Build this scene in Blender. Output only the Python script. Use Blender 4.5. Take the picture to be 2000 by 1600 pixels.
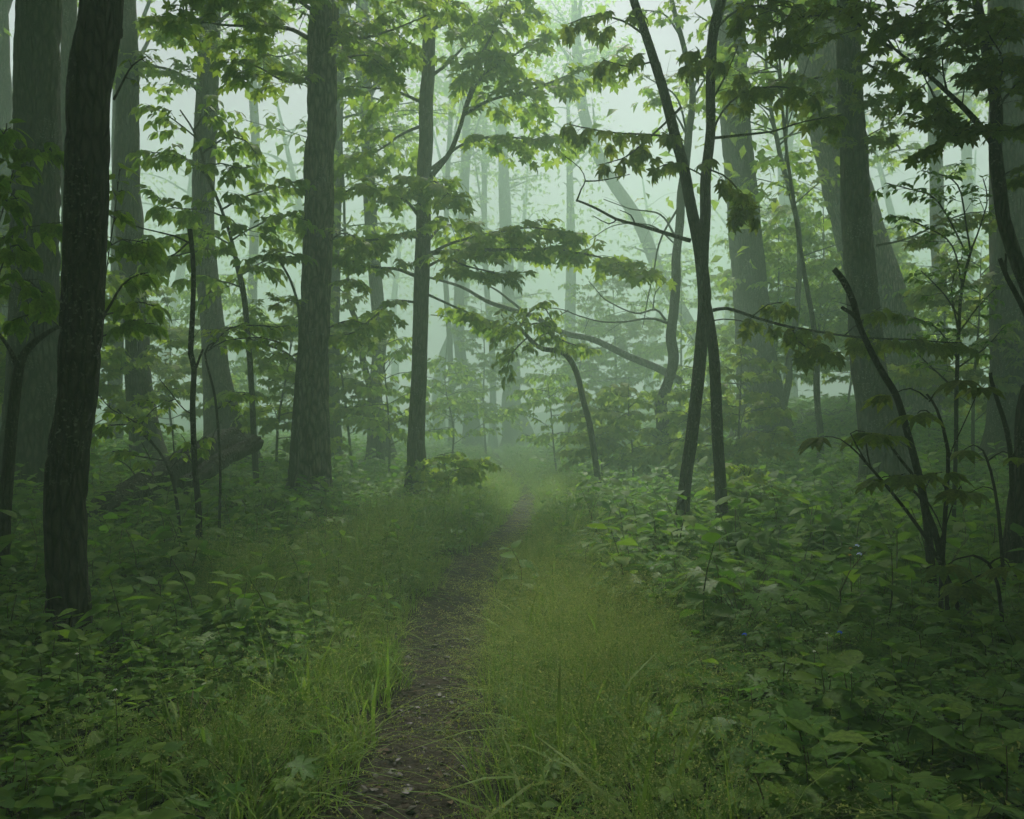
import bpy, math, random
import numpy as np
from mathutils import Vector, Matrix

random.seed(7)
RNG = np.random.default_rng(7)
for o in list(bpy.data.objects):
    bpy.data.objects.remove(o)
SC = bpy.context.scene
COL = SC.collection
R = math.radians

# ------------------------------------------------------------------ camera
F = 1570.0            # focal length in pixels of the 2000 px wide photograph
EYE = 1.5
cam_d = bpy.data.cameras.new('camera')
cam = bpy.data.objects.new('camera', cam_d)
COL.objects.link(cam)
cam.location = (0, 0, EYE)
cam.rotation_euler = (R(90), 0, 0)
cam_d.sensor_width = 36.0
cam_d.lens = 36.0 * F / 2000.0
cam_d.shift_y = 0.015
cam_d.clip_end = 600
SC.camera = cam

# ------------------------------------------------------------------ sky, sun, exposure
SUN_EL, SUN_AZ = 50.0, 2.0            # the bright part of the overcast sky lies ahead, up the trail
world = bpy.data.worlds.new('World')
SC.world = world
world.use_nodes = True
nt = world.node_tree
bg = nt.nodes['Background']
sky = nt.nodes.new('ShaderNodeTexSky')
sky.sky_type = 'NISHITA'
sky.sun_disc = False
sky.sun_elevation = R(SUN_EL)
sky.sun_rotation = R(SUN_AZ)
sky.air_density = 1.0
sky.dust_density = 0.8
sky.ozone_density = 1.0
hsv = nt.nodes.new('ShaderNodeHueSaturation')
hsv.inputs['Saturation'].default_value = 0.35
tintn = nt.nodes.new('ShaderNodeMix'); tintn.data_type = 'RGBA'; tintn.blend_type = 'MULTIPLY'
tintn.inputs[0].default_value = 1.0
tintn.inputs[7].default_value = (1.0, 0.82, 1.0, 1)      # the cloud layer is a touch lavender
nt.links.new(sky.outputs[0], hsv.inputs['Color'])
nt.links.new(hsv.outputs[0], tintn.inputs[6])
ovc = nt.nodes.new('ShaderNodeMix'); ovc.data_type = 'RGBA'      # an even lavender-grey cloud layer over most of it
ovc.inputs[0].default_value = 0.75
ovc.inputs[7].default_value = (3.4, 2.65, 3.7, 1)
nt.links.new(tintn.outputs[2], ovc.inputs[6])
nt.links.new(ovc.outputs[2], bg.inputs[0])
bg.inputs[1].default_value = 0.05

sun_d = bpy.data.lights.new('sun', 'SUN')
sun_d.energy = 1.5
sun_d.angle = R(12)
sun_d.color = (1.0, 0.96, 0.9)
sun = bpy.data.objects.new('sun', sun_d)
COL.objects.link(sun)
# rays travel from the sky ahead (+Y) towards the camera and down
sd = Vector((-math.sin(R(SUN_AZ)) * math.cos(R(SUN_EL)), -math.cos(R(SUN_AZ)) * math.cos(R(SUN_EL)), -math.sin(R(SUN_EL))))
sun.rotation_euler = sd.to_track_quat('-Z', 'Y').to_euler()
sun.location = (0, 0, 40)

SC.view_settings.view_transform = 'Standard'
SC.view_settings.look = 'None'
SC.view_settings.gamma = 1.0
SC.view_settings.exposure = 2.75
SC.view_settings.use_curve_mapping = False
SC.render.engine = 'CYCLES'
cy = SC.cycles
cy.use_denoising = True
try:
    cy.denoiser = 'OPENIMAGEDENOISE'
    cy.denoising_input_passes = 'RGB_ALBEDO_NORMAL'
except Exception:
    pass
cy.max_bounces = 5
cy.diffuse_bounces = 3
cy.glossy_bounces = 2
cy.transmission_bounces = 3
cy.transparent_max_bounces = 4
cy.volume_bounces = 1
cy.use_adaptive_sampling = True
cy.adaptive_threshold = 0.02
cy.sample_clamp_indirect = 4.0

HAZE_DENSITY = 0.027
HAZE_COLOR = (0.55, 0.80, 0.62, 1)
HAZE_G = 0.15
HAZE_TOP = 26.0

# ------------------------------------------------------------------ numeric helpers
def at(px, py, d):
    """photograph pixel + distance ahead -> world point"""
    return np.array([(px - 1000) / F * d, d, EYE + (830 - py) / F * d])

def sstep(t):
    t = np.clip(t, 0, 1)
    return t * t * (3 - 2 * t)

def hash3(ix, iy, iz, s=0):
    h = (ix.astype(np.int64) * 374761393 + iy.astype(np.int64) * 668265263 + iz.astype(np.int64) * 2147483647 + s * 1274126177)
    h = (h ^ (h >> 13)) * 1274126177
    h = h & 0xffffffff
    h = (h ^ (h >> 16)) & 0xffff
    return h / 65535.0

def vnoise(p, s=0):
    p = np.asarray(p, float)
    i = np.floor(p)
    f = p - i
    f = f * f * (3 - 2 * f)
    x, y, z = i[..., 0], i[..., 1], i[..., 2]
    out = 0
    for dx in (0, 1):
        for dy in (0, 1):
            for dz in (0, 1):
                w = (f[..., 0] if dx else 1 - f[..., 0]) * (f[..., 1] if dy else 1 - f[..., 1]) * (f[..., 2] if dz else 1 - f[..., 2])
                out = out + w * hash3(x + dx, y + dy, z + dz, s)
    return out

def fbm2(x, y, s=0, oct=3):
    v, a, f = 0, 0.5, 1.0
    for k in range(oct):
        v = v + a * (vnoise(np.stack([x * f, y * f, np.zeros_like(x) + k * 7.3], -1), s) - 0.5)
        a *= 0.5
        f *= 2.1
    return v

PATH_Y = np.array([-12, -2, 2, 3.2, 4.1, 5.6, 8.7, 11, 13.9, 18, 23.5, 32, 47, 70, 110.0])
PATH_X = np.array([-1.0, -0.7, -0.46, -0.42, -0.43, -0.49, -0.32, -0.03, 0.22, 0.34, 0.05, -0.5, -1.1, -1.0, 0.5])
_py = np.linspace(-12, 110, 1000)
_px = np.interp(_py, PATH_Y, PATH_X)
for _ in range(60):
    _px[1:-1] = 0.25 * _px[:-2] + 0.5 * _px[1:-1] + 0.25 * _px[2:]

def path_x(y):
    return np.interp(y, _py, _px)

def g(x, y):
    """height of the forest floor"""
    x = np.asarray(x, float); y = np.asarray(y, float)
    dx = x - path_x(y)
    right = 2.0 * sstep((dx - 1.2) / 10.5) * sstep((y - 7) / 19)
    left = 0.5 * sstep((-dx - 1.0) / 8) * sstep((y - 5) / 10)
    bump = 0.22 * fbm2(x * 0.35, y * 0.35, 3) + 0.07 * fbm2(x * 1.3, y * 1.3, 5)
    bump = bump * sstep((np.abs(dx) - 0.2) / 1.2)
    bank = 0.07 * sstep((np.abs(dx) - 0.3) / 0.6)
    far = 3.0 * sstep((y - 55) / 60)
    return right + left + bump + bank + far

def g1(x, y):
    return float(g(np.array([x]), np.array([y]))[0])

def spline(P, step, extra=None):
    """Catmull-Rom through P, resampled about every `step` metres; extra columns (radii) come along"""
    P = np.asarray(P, float)
    if extra is not None:
        P = np.column_stack([P, np.asarray(extra, float)])
    Q = np.vstack([2 * P[0] - P[1], P, 2 * P[-1] - P[-2]])
    out = []
    for i in range(len(P) - 1):
        p0, p1, p2, p3 = Q[i:i + 4]
        n = max(2, int(np.linalg.norm((p2 - p1)[:3]) / step))
        t = np.linspace(0, 1, n, endpoint=False)[:, None]
        out.append(0.5 * (2 * p1 + (p2 - p0) * t + (2 * p0 - 5 * p1 + 4 * p2 - p3) * t ** 2 + (3 * p1 - p0 - 3 * p2 + p3) * t ** 3))
    out.append(P[-1:])
    out = np.vstack(out)
    return (out[:, :3], out[:, 3]) if extra is not None else out

def tube(P, rad, seg=8, ridge=0.0, rfreq=22.0, zfreq=3.0, seed=0, lump=0.0):
    """skin a polyline; ridge adds bark furrows as real relief"""
    P = np.asarray(P, float)
    n = len(P)
    rad = np.broadcast_to(np.asarray(rad, float), (n,))
    T = np.gradient(P, axis=0)
    T /= np.linalg.norm(T, axis=1)[:, None] + 1e-9
    ref = np.array([1.0, 0, 0]) if abs(T[0][0]) < 0.8 else np.array([0, 1.0, 0])
    N = np.zeros_like(P)
    v = ref - T[0] * ref.dot(T[0])
    N[0] = v / np.linalg.norm(v)
    for i in range(1, n):
        v = N[i - 1] - T[i] * N[i - 1].dot(T[i])
        N[i] = v / (np.linalg.norm(v) + 1e-9)
    B = np.cross(T, N)
    th = np.linspace(0, 2 * np.pi, seg, endpoint=False)
    c, s = np.cos(th), np.sin(th)
    rr = np.repeat(rad[:, None], seg, 1)
    if ridge > 0 or lump > 0:
        L = np.concatenate([[0], np.cumsum(np.linalg.norm(np.diff(P, axis=0), axis=1))])
        rm = float(np.median(rad))
        q = np.stack([np.repeat((c * rm)[None], n, 0), np.repeat((s * rm)[None], n, 0), np.repeat(L[:, None], seg, 1)], -1)
        if ridge > 0:
            warp = (vnoise(q * np.array([6, 6, 2.2]), seed + 1)[..., None] - 0.5) * np.array([0.06, 0.06, 0])
            n1 = vnoise((q + warp) * np.array([rfreq, rfreq, zfreq]), seed)
            n2 = vnoise((q + warp) * np.array([rfreq * 2.2, rfreq * 2.2, zfreq * 3.5]), seed + 5)
            plate = np.clip(np.abs(2 * n1 - 1) * 3.0, 0, 1)          # flat plates between narrow furrows
            rr = rr + ridge * (plate - 0.8 + 0.5 * (n2 - 0.5))
        if lump > 0:
            rr = rr + lump * (vnoise(q * np.array([2.2, 2.2, 1.1]), seed + 9) - 0.5) * 2 * rm
    V = P[:, None, :] + rr[..., None] * (c[None, :, None] * N[:, None, :] + s[None, :, None] * B[:, None, :])
    V = V.reshape(-1, 3)
    i = np.arange(n - 1)[:, None] * seg
    j = np.arange(seg)[None, :]
    j2 = (j + 1) % seg
    Q = np.stack([i + j, i + j2, i + seg + j2, i + seg + j], -1).reshape(-1, 4)
    k = len(V)
    V = np.vstack([V, P[:1], P[-1:]])
    e = np.arange(seg)
    e2 = (e + 1) % seg
    T1 = np.stack([np.full(seg, k), e2, e], -1)
    b = (n - 1) * seg
    T2 = np.stack([np.full(seg, k + 1), b + e, b + e2], -1)
    return V, Q, np.vstack([T1, T2])

def mesh_of(name, V, Q=None, T=None, mat=None, tint=None, smooth=True):
    me = bpy.data.meshes.new(name)
    V = np.asarray(V, np.float32)
    nq = 0 if Q is None else len(Q)
    ntr = 0 if T is None else len(T)
    me.vertices.add(len(V))
    me.vertices.foreach_set('co', V.ravel())
    me.loops.add(nq * 4 + ntr * 3)
    me.polygons.add(nq + ntr)
    idx, start = [], []
    if nq:
        idx.append(np.asarray(Q, np.int32).ravel()); start.append(np.arange(nq) * 4)
    if ntr:
        idx.append(np.asarray(T, np.int32).ravel()); start.append(nq * 4 + np.arange(ntr) * 3)
    me.loops.foreach_set('vertex_index', np.concatenate(idx))
    me.polygons.foreach_set('loop_start', np.concatenate(start).astype(np.int32))
    if smooth:
        me.polygons.foreach_set('use_smooth', np.ones(nq + ntr, bool))
    if tint is not None:
        a = me.attributes.new('tint', 'FLOAT', 'POINT')
        a.data.foreach_set('value', np.asarray(tint, np.float32))
    me.update(calc_edges=True)
    if mat:
        me.materials.append(mat)
    return me

class Buf:
    """collects tubes into one mesh"""
    def __init__(s):
        s.V, s.Q, s.T, s.n = [], [], [], 0
    def add(s, V, Q, T):
        s.V.append(V)
        if Q is not None and len(Q): s.Q.append(Q + s.n)
        if T is not None and len(T): s.T.append(T + s.n)
        s.n += len(V)
    def mesh(s, name, mat, off=(0, 0, 0), tint=None):
        return mesh_of(name, np.vstack(s.V) - np.asarray(off), np.vstack(s.Q) if s.Q else None, np.vstack(s.T) if s.T else None, mat, tint)

# ------------------------------------------------------------------ scene-graph helpers
def thing(name, label, cat, loc=(0, 0, 0), group=None):
    o = bpy.data.objects.new(name, None)
    o.empty_display_size = 0.2
    COL.objects.link(o)
    o.location = tuple(float(v) for v in loc)
    o['label'] = label
    o['category'] = cat
    if group: o['group'] = group
    return o

def part(name, me, parent, kind=None):
    o = bpy.data.objects.new(name, me)
    COL.objects.link(o)
    o.parent = parent
    if kind: o['kind'] = kind
    return o

def single(name, me, label=None, cat=None, group=None, kind=None, loc=(0, 0, 0)):
    o = bpy.data.objects.new(name, me)
    COL.objects.link(o)
    o.location = tuple(float(v) for v in loc)
    if label: o['label'] = label
    if cat: o['category'] = cat
    if group: o['group'] = group
    if kind: o['kind'] = kind
    return o

# ------------------------------------------------------------------ materials
LEAF_GAIN = 2.1
CANOPY = 0.35
def nodes(mat):
    mat.use_nodes = True
    t = mat.node_tree
    for n in list(t.nodes): t.nodes.remove(n)
    return t, t.nodes, t.links

def leaf_mat(name, c1, c2, trans=0.45, rough=0.55, tcol=(1.3, 1.45, 0.6), spec=0.08, vein=0.0):
    # reflected and transmitted light share the colour, so each half gets its full strength
    c1 = tuple(v * LEAF_GAIN for v in c1); c2 = tuple(v * LEAF_GAIN for v in c2)
    m = bpy.data.materials.new(name)
    t, N, L = nodes(m)
    out = N.new('ShaderNodeOutputMaterial')
    at_ = N.new('ShaderNodeAttribute'); at_.attribute_name = 'tint'
    oi = N.new('ShaderNodeObjectInfo')
    ad = N.new('ShaderNodeMath'); ad.operation = 'ADD'
    fr = N.new('ShaderNodeMath'); fr.operation = 'FRACT'
    L.new(at_.outputs['Fac'], ad.inputs[0]); L.new(oi.outputs['Random'], ad.inputs[1]); L.new(ad.outputs[0], fr.inputs[0])
    mx = N.new('ShaderNodeMix'); mx.data_type = 'RGBA'
    mx.inputs[6].default_value = (*c1, 1); mx.inputs[7].default_value = (*c2, 1)
    L.new(fr.outputs[0], mx.inputs[0])
    tc = N.new('ShaderNodeTexCoord')
    nz = N.new('ShaderNodeTexNoise'); nz.inputs['Scale'].default_value = 9.0; nz.inputs['Detail'].default_value = 3
    L.new(tc.outputs['Object'], nz.inputs['Vector'])
    mr = N.new('ShaderNodeMapRange'); mr.inputs[1].default_value = 0.3; mr.inputs[2].default_value = 0.7
    mr.inputs[3].default_value = 0.72; mr.inputs[4].default_value = 1.22
    L.new(nz.outputs['Fac'], mr.inputs[0])
    mu = N.new('ShaderNodeMix'); mu.data_type = 'RGBA'; mu.blend_type = 'MULTIPLY'; mu.inputs[0].default_value = 1
    L.new(mx.outputs[2], mu.inputs[6]); L.new(mr.outputs[0], mu.inputs[7])
    p = N.new('ShaderNodeBsdfPrincipled')
    p.inputs['Roughness'].default_value = rough
    p.inputs['Specular IOR Level'].default_value = spec
    L.new(mu.outputs[2], p.inputs['Base Color'])
    tr = N.new('ShaderNodeBsdfTranslucent')
    tm = N.new('ShaderNodeMix'); tm.data_type = 'RGBA'; tm.blend_type = 'MULTIPLY'; tm.inputs[0].default_value = 1
    tm.inputs[7].default_value = (*tcol, 1)
    L.new(mu.outputs[2], tm.inputs[6]); L.new(tm.outputs[2], tr.inputs['Color'])
    ms = N.new('ShaderNodeMixShader'); ms.inputs[0].default_value = trans
    L.new(p.outputs[0], ms.inputs[1]); L.new(tr.outputs[0], ms.inputs[2])
    L.new(ms.outputs[0], out.inputs['Surface'])
    return m

def bark_mat(name, dark, light, lichen=0.25, lichen_col=(0.13, 0.16, 0.11), scale=1.0, moss=0.0, rough=0.8):
    m = bpy.data.materials.new(name)
    t, N, L = nodes(m)
    out = N.new('ShaderNodeOutputMaterial')
    p = N.new('ShaderNodeBsdfPrincipled')
    p.inputs['Roughness'].default_value = rough
    p.inputs['Specular IOR Level'].default_value = 0.25
    tc = N.new('ShaderNodeTexCoord')
    mp = N.new('ShaderNodeMapping'); mp.inputs['Scale'].default_value = (24 * scale, 24 * scale, 6.0 * scale)
    L.new(tc.outputs['Object'], mp.inputs['Vector'])
    n1 = N.new('ShaderNodeTexNoise'); n1.inputs['Scale'].default_value = 1.0; n1.inputs['Detail'].default_value = 6; n1.inputs['Roughness'].default_value = 0.62; n1.inputs['Distortion'].default_value = 0.5
    L.new(mp.outputs[0], n1.inputs['Vector'])
    v1 = N.new('ShaderNodeTexVoronoi'); v1.feature = 'DISTANCE_TO_EDGE'; v1.inputs['Scale'].default_value = 1.0
    L.new(mp.outputs[0], v1.inputs['Vector'])
    vr = N.new('ShaderNodeMapRange'); vr.inputs[1].default_value = 0.0; vr.inputs[2].default_value = 0.3
    L.new(v1.outputs['Distance'], vr.inputs[0])
    hm = N.new('ShaderNodeMath'); hm.operation = 'MULTIPLY_ADD'; hm.inputs[1].default_value = 0.5
    L.new(vr.outputs[0], hm.inputs[0]); L.new(n1.outputs['Fac'], hm.inputs[2])
    rp = N.new('ShaderNodeMapRange'); rp.inputs[1].default_value = 0.45; rp.inputs[2].default_value = 1.15
    L.new(hm.outputs[0], rp.inputs[0])
    mx = N.new('ShaderNodeMix'); mx.data_type = 'RGBA'
    mx.inputs[6].default_value = (*dark, 1); mx.inputs[7].default_value = (*light, 1)
    L.new(rp.outputs[0], mx.inputs[0])
    n2 = N.new('ShaderNodeTexNoise'); n2.inputs['Scale'].default_value = 2.6; n2.inputs['Detail'].default_value = 8; n2.inputs['Roughness'].default_value = 0.7
    L.new(tc.outputs['Object'], n2.inputs['Vector'])
    lr = N.new('ShaderNodeMapRange'); lr.inputs[1].default_value = 0.64 - 0.2 * lichen; lr.inputs[2].default_value = 0.72 - 0.1 * lichen
    lr.inputs[4].default_value = 0.75
    L.new(n2.outputs['Fac'], lr.inputs[0])
    lm = N.new('ShaderNodeMath'); lm.operation = 'MULTIPLY'
    L.new(lr.outputs[0], lm.inputs[0]); L.new(rp.outputs[0], lm.inputs[1])
    mx2 = N.new('ShaderNodeMix'); mx2.data_type = 'RGBA'
    mx2.inputs[7].default_value = (*lichen_col, 1)
    L.new(lm.outputs[0], mx2.inputs[0]); L.new(mx.outputs[2], mx2.inputs[6])
    # pale crust flecks
    n3 = N.new('ShaderNodeTexNoise'); n3.inputs['Scale'].default_value = 38.0; n3.inputs['Detail'].default_value = 4; n3.inputs['Roughness'].default_value = 0.6
    L.new(tc.outputs['Object'], n3.inputs['Vector'])
    fr_ = N.new('ShaderNodeMapRange'); fr_.inputs[1].default_value = 0.56; fr_.inputs[2].default_value = 0.64; fr_.inputs[4].default_value = 0.85
    L.new(n3.outputs['Fac'], fr_.inputs[0])
    n4 = N.new('ShaderNodeTexNoise'); n4.inputs['Scale'].default_value = 1.7; n4.inputs['Detail'].default_value = 3
    L.new(tc.outputs['Object'], n4.inputs['Vector'])
    f4 = N.new('ShaderNodeMapRange'); f4.inputs[1].default_value = 0.48; f4.inputs[2].default_value = 0.62
    L.new(n4.outputs['Fac'], f4.inputs[0])
    fm = N.new('ShaderNodeMath'); fm.operation = 'MULTIPLY'
    L.new(fr_.outputs[0], fm.inputs[0]); L.new(f4.outputs[0], fm.inputs[1])
    mx3 = N.new('ShaderNodeMix'); mx3.data_type = 'RGBA'
    mx3.inputs[7].default_value = (0.30, 0.31, 0.26, 1)
    L.new(fm.outputs[0], mx3.inputs[0]); L.new(mx2.outputs[2], mx3.inputs[6])
    L.new(mx3.outputs[2], p.inputs['Base Color'])
    bp = N.new('ShaderNodeBump'); bp.inputs['Strength'].default_value = 1.0; bp.inputs['Distance'].default_value = 0.055
    L.new(hm.outputs[0], bp.inputs['Height']); L.new(bp.outputs[0], p.inputs['Normal'])
    L.new(p.outputs[0], out.inputs['Surface'])
    return m

def soil_mat(name, c1, c2, c3, scale=6.0, bump=0.03):
    m = bpy.data.materials.new(name)
    t, N, L = nodes(m)
    out = N.new('ShaderNodeOutputMaterial')
    p = N.new('ShaderNodeBsdfPrincipled')
    p.inputs['Roughness'].default_value = 0.85
    p.inputs['Specular IOR Level'].default_value = 0.12
    tc = N.new('ShaderNodeTexCoord')
    n1 = N.new('ShaderNodeTexNoise'); n1.inputs['Scale'].default_value = scale; n1.inputs['Detail'].default_value = 9; n1.inputs['Roughness'].default_value = 0.7
    v = N.new('ShaderNodeTexVoronoi'); v.inputs['Scale'].default_value = scale * 7
    for n in (n1, v): L.new(tc.outputs['Object'], n.inputs['Vector'])
    mx = N.new('ShaderNodeMix'); mx.data_type = 'RGBA'
    mx.inputs[6].default_value = (*c1, 1); mx.inputs[7].default_value = (*c2, 1)
    mr = N.new('ShaderNodeMapRange'); mr.inputs[1].default_value = 0.35; mr.inputs[2].default_value = 0.65
    L.new(n1.outputs['Fac'], mr.inputs[0]); L.new(mr.outputs[0], mx.inputs[0])
    mx2 = N.new('ShaderNodeMix'); mx2.data_type = 'RGBA'
    sp = N.new('ShaderNodeSeparateColor'); L.new(v.outputs['Color'], sp.inputs[0])
    m2 = N.new('ShaderNodeMapRange'); m2.inputs[1].default_value = 0.7; m2.inputs[2].default_value = 1.0; m2.inputs[4].default_value = 0.8
    L.new(sp.outputs[0], m2.inputs[0]); L.new(m2.outputs[0], mx2.inputs[0])
    L.new(mx.outputs[2], mx2.inputs[6]); mx2.inputs[7].default_value = (*c3, 1)
    L.new(mx2.outputs[2], p.inputs['Base Color'])
    hh = N.new('ShaderNodeMath'); hh.operation = 'MULTIPLY_ADD'; hh.inputs[1].default_value = -0.6
    L.new(v.outputs['Distance'], hh.inputs[0]); L.new(n1.outputs['Fac'], hh.inputs[2])
    bp = N.new('ShaderNodeBump'); bp.inputs['Strength'].default_value = 1.0; bp.inputs['Distance'].default_value = bump
    L.new(hh.outputs[0], bp.inputs['Height']); L.new(bp.outputs[0], p.inputs['Normal'])
    L.new(p.outputs[0], out.inputs['Surface'])
    return m

def flat_mat(name, col, rough=0.6):
    m = bpy.data.materials.new(name)
    t, N, L = nodes(m)
    out = N.new('ShaderNodeOutputMaterial')
    p = N.new('ShaderNodeBsdfPrincipled')
    p.inputs['Roughness'].default_value = rough
    oi = N.new('ShaderNodeObjectInfo')
    tc = N.new('ShaderNodeTexCoord')
    nz = N.new('ShaderNodeTexNoise'); nz.inputs['Scale'].default_value = 30; nz.inputs['Detail'].default_value = 4
    L.new(tc.outputs['Object'], nz.inputs['Vector'])
    ad = N.new('ShaderNodeMath'); ad.operation = 'ADD'
    L.new(nz.outputs['Fac'], ad.inputs[0]); L.new(oi.outputs['Random'], ad.inputs[1])
    mr = N.new('ShaderNodeMapRange'); mr.inputs[1].default_value = 0.3; mr.inputs[2].default_value = 1.6; mr.inputs[3].default_value = 0.6; mr.inputs[4].default_value = 1.4
    L.new(ad.outputs[0], mr.inputs[0])
    mu = N.new('ShaderNodeMix'); mu.data_type = 'RGBA'; mu.blend_type = 'MULTIPLY'; mu.inputs[0].default_value = 1
    mu.inputs[6].default_value = (*col, 1); L.new(mr.outputs[0], mu.inputs[7])
    L.new(mu.outputs[2], p.inputs['Base Color'])
    L.new(p.outputs[0], out.inputs['Surface'])
    return m

M_MAPLE = leaf_mat('maple_leaf', (0.082, 0.130, 0.022), (0.150, 0.185, 0.038), 0.55)
M_OLIVE = leaf_mat('olive_leaf', (0.070, 0.105, 0.020), (0.115, 0.132, 0.030), 0.5)
M_BEECH = leaf_mat('pale_green_leaf', (0.095, 0.155, 0.036), (0.160, 0.205, 0.050), 0.6)
M_HERB = leaf_mat('herb_leaf', (0.046, 0.108, 0.018), (0.112, 0.172, 0.030), 0.45, 0.5)
M_HERBL = leaf_mat('light_herb_leaf', (0.070, 0.150, 0.035), (0.115, 0.180, 0.045), 0.45, 0.4)
M_GRASS = leaf_mat('grass_blade', (0.070, 0.135, 0.028), (0.145, 0.200, 0.052), 0.4, 0.5)
M_SEED = leaf_mat('grass_seed_head', (0.150, 0.205, 0.065), (0.270, 0.290, 0.115), 0.4, 0.6, (1.15, 1.15, 0.75))
M_STEM = leaf_mat('green_stem', (0.045, 0.060, 0.020), (0.070, 0.060, 0.030), 0.1, 0.5)
M_LITTER = leaf_mat('dead_leaf', (0.045, 0.028, 0.016), (0.120, 0.085, 0.055), 0.15, 0.6, (1, 0.8, 0.6))
M_BARK_D = bark_mat('dark_wet_bark', (0.006, 0.005, 0.004), (0.075, 0.062, 0.046), 0.15, (0.10, 0.11, 0.09))
M_BARK_G = bark_mat('grey_furrowed_bark', (0.009, 0.007, 0.005), (0.250, 0.212, 0.160), 0.6, (0.20, 0.26, 0.17), 0.62)
M_BARK_B = bark_mat('brown_bark', (0.016, 0.012, 0.008), (0.115, 0.094, 0.064), 0.4, (0.14, 0.18, 0.12), 0.7)
M_BARK_S = bark_mat('smooth_sapling_bark', (0.030, 0.026, 0.018), (0.085, 0.075, 0.052), 0.5, (0.17, 0.18, 0.14), 1.6)
M_TWIG = bark_mat('twig_bark', (0.014, 0.011, 0.008), (0.050, 0.040, 0.028), 0.1, scale=3.0)
M_LOG = bark_mat('rotting_log_bark', (0.010, 0.007, 0.005), (0.045, 0.030, 0.020), 0.6, (0.05, 0.08, 0.025), 0.8)
M_SOIL = soil_mat('forest_floor_soil', (0.018, 0.016, 0.010), (0.040, 0.034, 0.020), (0.045, 0.050, 0.020))
M_PATH = soil_mat('trail_dirt', (0.024, 0.019, 0.013), (0.055, 0.043, 0.030), (0.085, 0.068, 0.048), 5.0, 0.025)
M_STONE = flat_mat('trail_stone', (0.075, 0.062, 0.052), 0.55)

# ------------------------------------------------------------------ leaf templates: base of the stalk at the origin, tip towards +Y, face +Z
def mirror_leaf(half, centre, stalk=0.28, droop=0.28, fold=0.12, mid=True):
    """outline given for one half (x >= 0) from base to tip; fan from a centre line"""
    h = [np.array(p, float) for p in half]
    outline = h + [np.array((-p[0], p[1])) for p in h[-2:0:-1]]
    P = np.array([(0.0, centre)] + [tuple(p) for p in outline])
    r2 = P[:, 0] ** 2 + (P[:, 1]) ** 2
    Z = -droop * r2 + fold * np.abs(P[:, 0])
    V = np.column_stack([P[:, 0], P[:, 1] + stalk, Z])
    n = len(outline)
    T = [(0, 1 + (i + 1) % n, 1 + i) for i in range(n)]
    T = [(a, c, b) for a, b, c in T]
    k = len(V)
    w = 0.012
    V = np.vstack([V, [(-w, 0, 0.0), (w, 0, 0.0), (0, stalk + half[0][1] + 0.05, -droop * half[0][1] ** 2)]])
    T.append((k, k + 1, k + 2))
    return V, np.array(T)

MAPLE_HI = mirror_leaf([(0, 0.06), (0.22, -0.04), (0.52, 0.06), (0.40, 0.18), (0.33, 0.27), (0.48, 0.36), (0.62, 0.66), (0.42, 0.60), (0.34, 0.62), (0.17, 0.50), (0.21, 0.68), (0.13, 0.76), (0, 1.0)], 0.30)
MAPLE_LO = mirror_leaf([(0, 0.06), (0.50, 0.04), (0.33, 0.26), (0.60, 0.64), (0.19, 0.52), (0, 1.0)], 0.30)
def ovate(w=0.30, stalk=0.12, droop=0.3, fold=0.22, n=5, ser=0.0):
    t = np.linspace(0, 1, n + 1)
    wid = w * np.sin(np.pi * t ** 0.72) * (1 - 0.15 * t)
    wid[0] = 0; wid[-1] = 0
    V = [(0, stalk + y, -droop * y * y) for y in t]
    T = []
    m = n + 1
    for sgn in (1, -1):
        base = len(V)
        for i in range(1, n):
            V.append((sgn * wid[i], stalk + t[i] - 0.02, -droop * t[i] ** 2 + fold * wid[i] - 0.35 * wid[i] ** 2))
            if ser: V[-1] = (V[-1][0] * (1 + ser * (1 if i % 2 else -1)), V[-1][1] + ser * 0.1, V[-1][2])
        for i in range(n):
            a, b = i, i + 1
            c = base + i - 1 if i >= 1 else None
            d = base + i if i + 1 < n else None
            if c is None: f = [(a, d, b)]
            elif d is None: f = [(a, c, b)]
            else: f = [(a, c, d), (a, d, b)]
            for q in f: T.append(q if sgn > 0 else q[::-1])
    k = len(V)
    V += [(-0.012, 0, 0), (0.012, 0, 0), (0, stalk + 0.05, 0)]
    T.append((k, k + 1, k + 2))
    return np.array(V, float), np.array(T)
OVATE = ovate()
OVATE_HI = ovate(0.31, 0.10, 0.32, 0.26, 13, 0.07)
OVATE_LO = ovate(0.33, 0.10, 0.25, 0.2, 3)
CROWN_LEAF = (np.array([(0, 0, 0), (0.30, 0.5, 0.08), (0, 1.1, -0.25), (-0.30, 0.5, 0.08), (0, 0.5, -0.02)]), np.array([(0, 1, 4), (1, 2, 4), (2, 3, 4), (3, 0, 4)]))
ROUND = ovate(0.44, 0.15, 0.1, 0.1, 4)
def pleated(w=0.36, n=11):
    """broad herb leaf with pleats along its side veins"""
    V, T = ovate(w, 0.12, 0.34, 0.20, n, 0.04)
    V = V.copy()
    V[:, 2] += 0.018 * np.cos(V[:, 1] * np.pi * n)
    return V, T
PLEAT = pleated()
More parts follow.
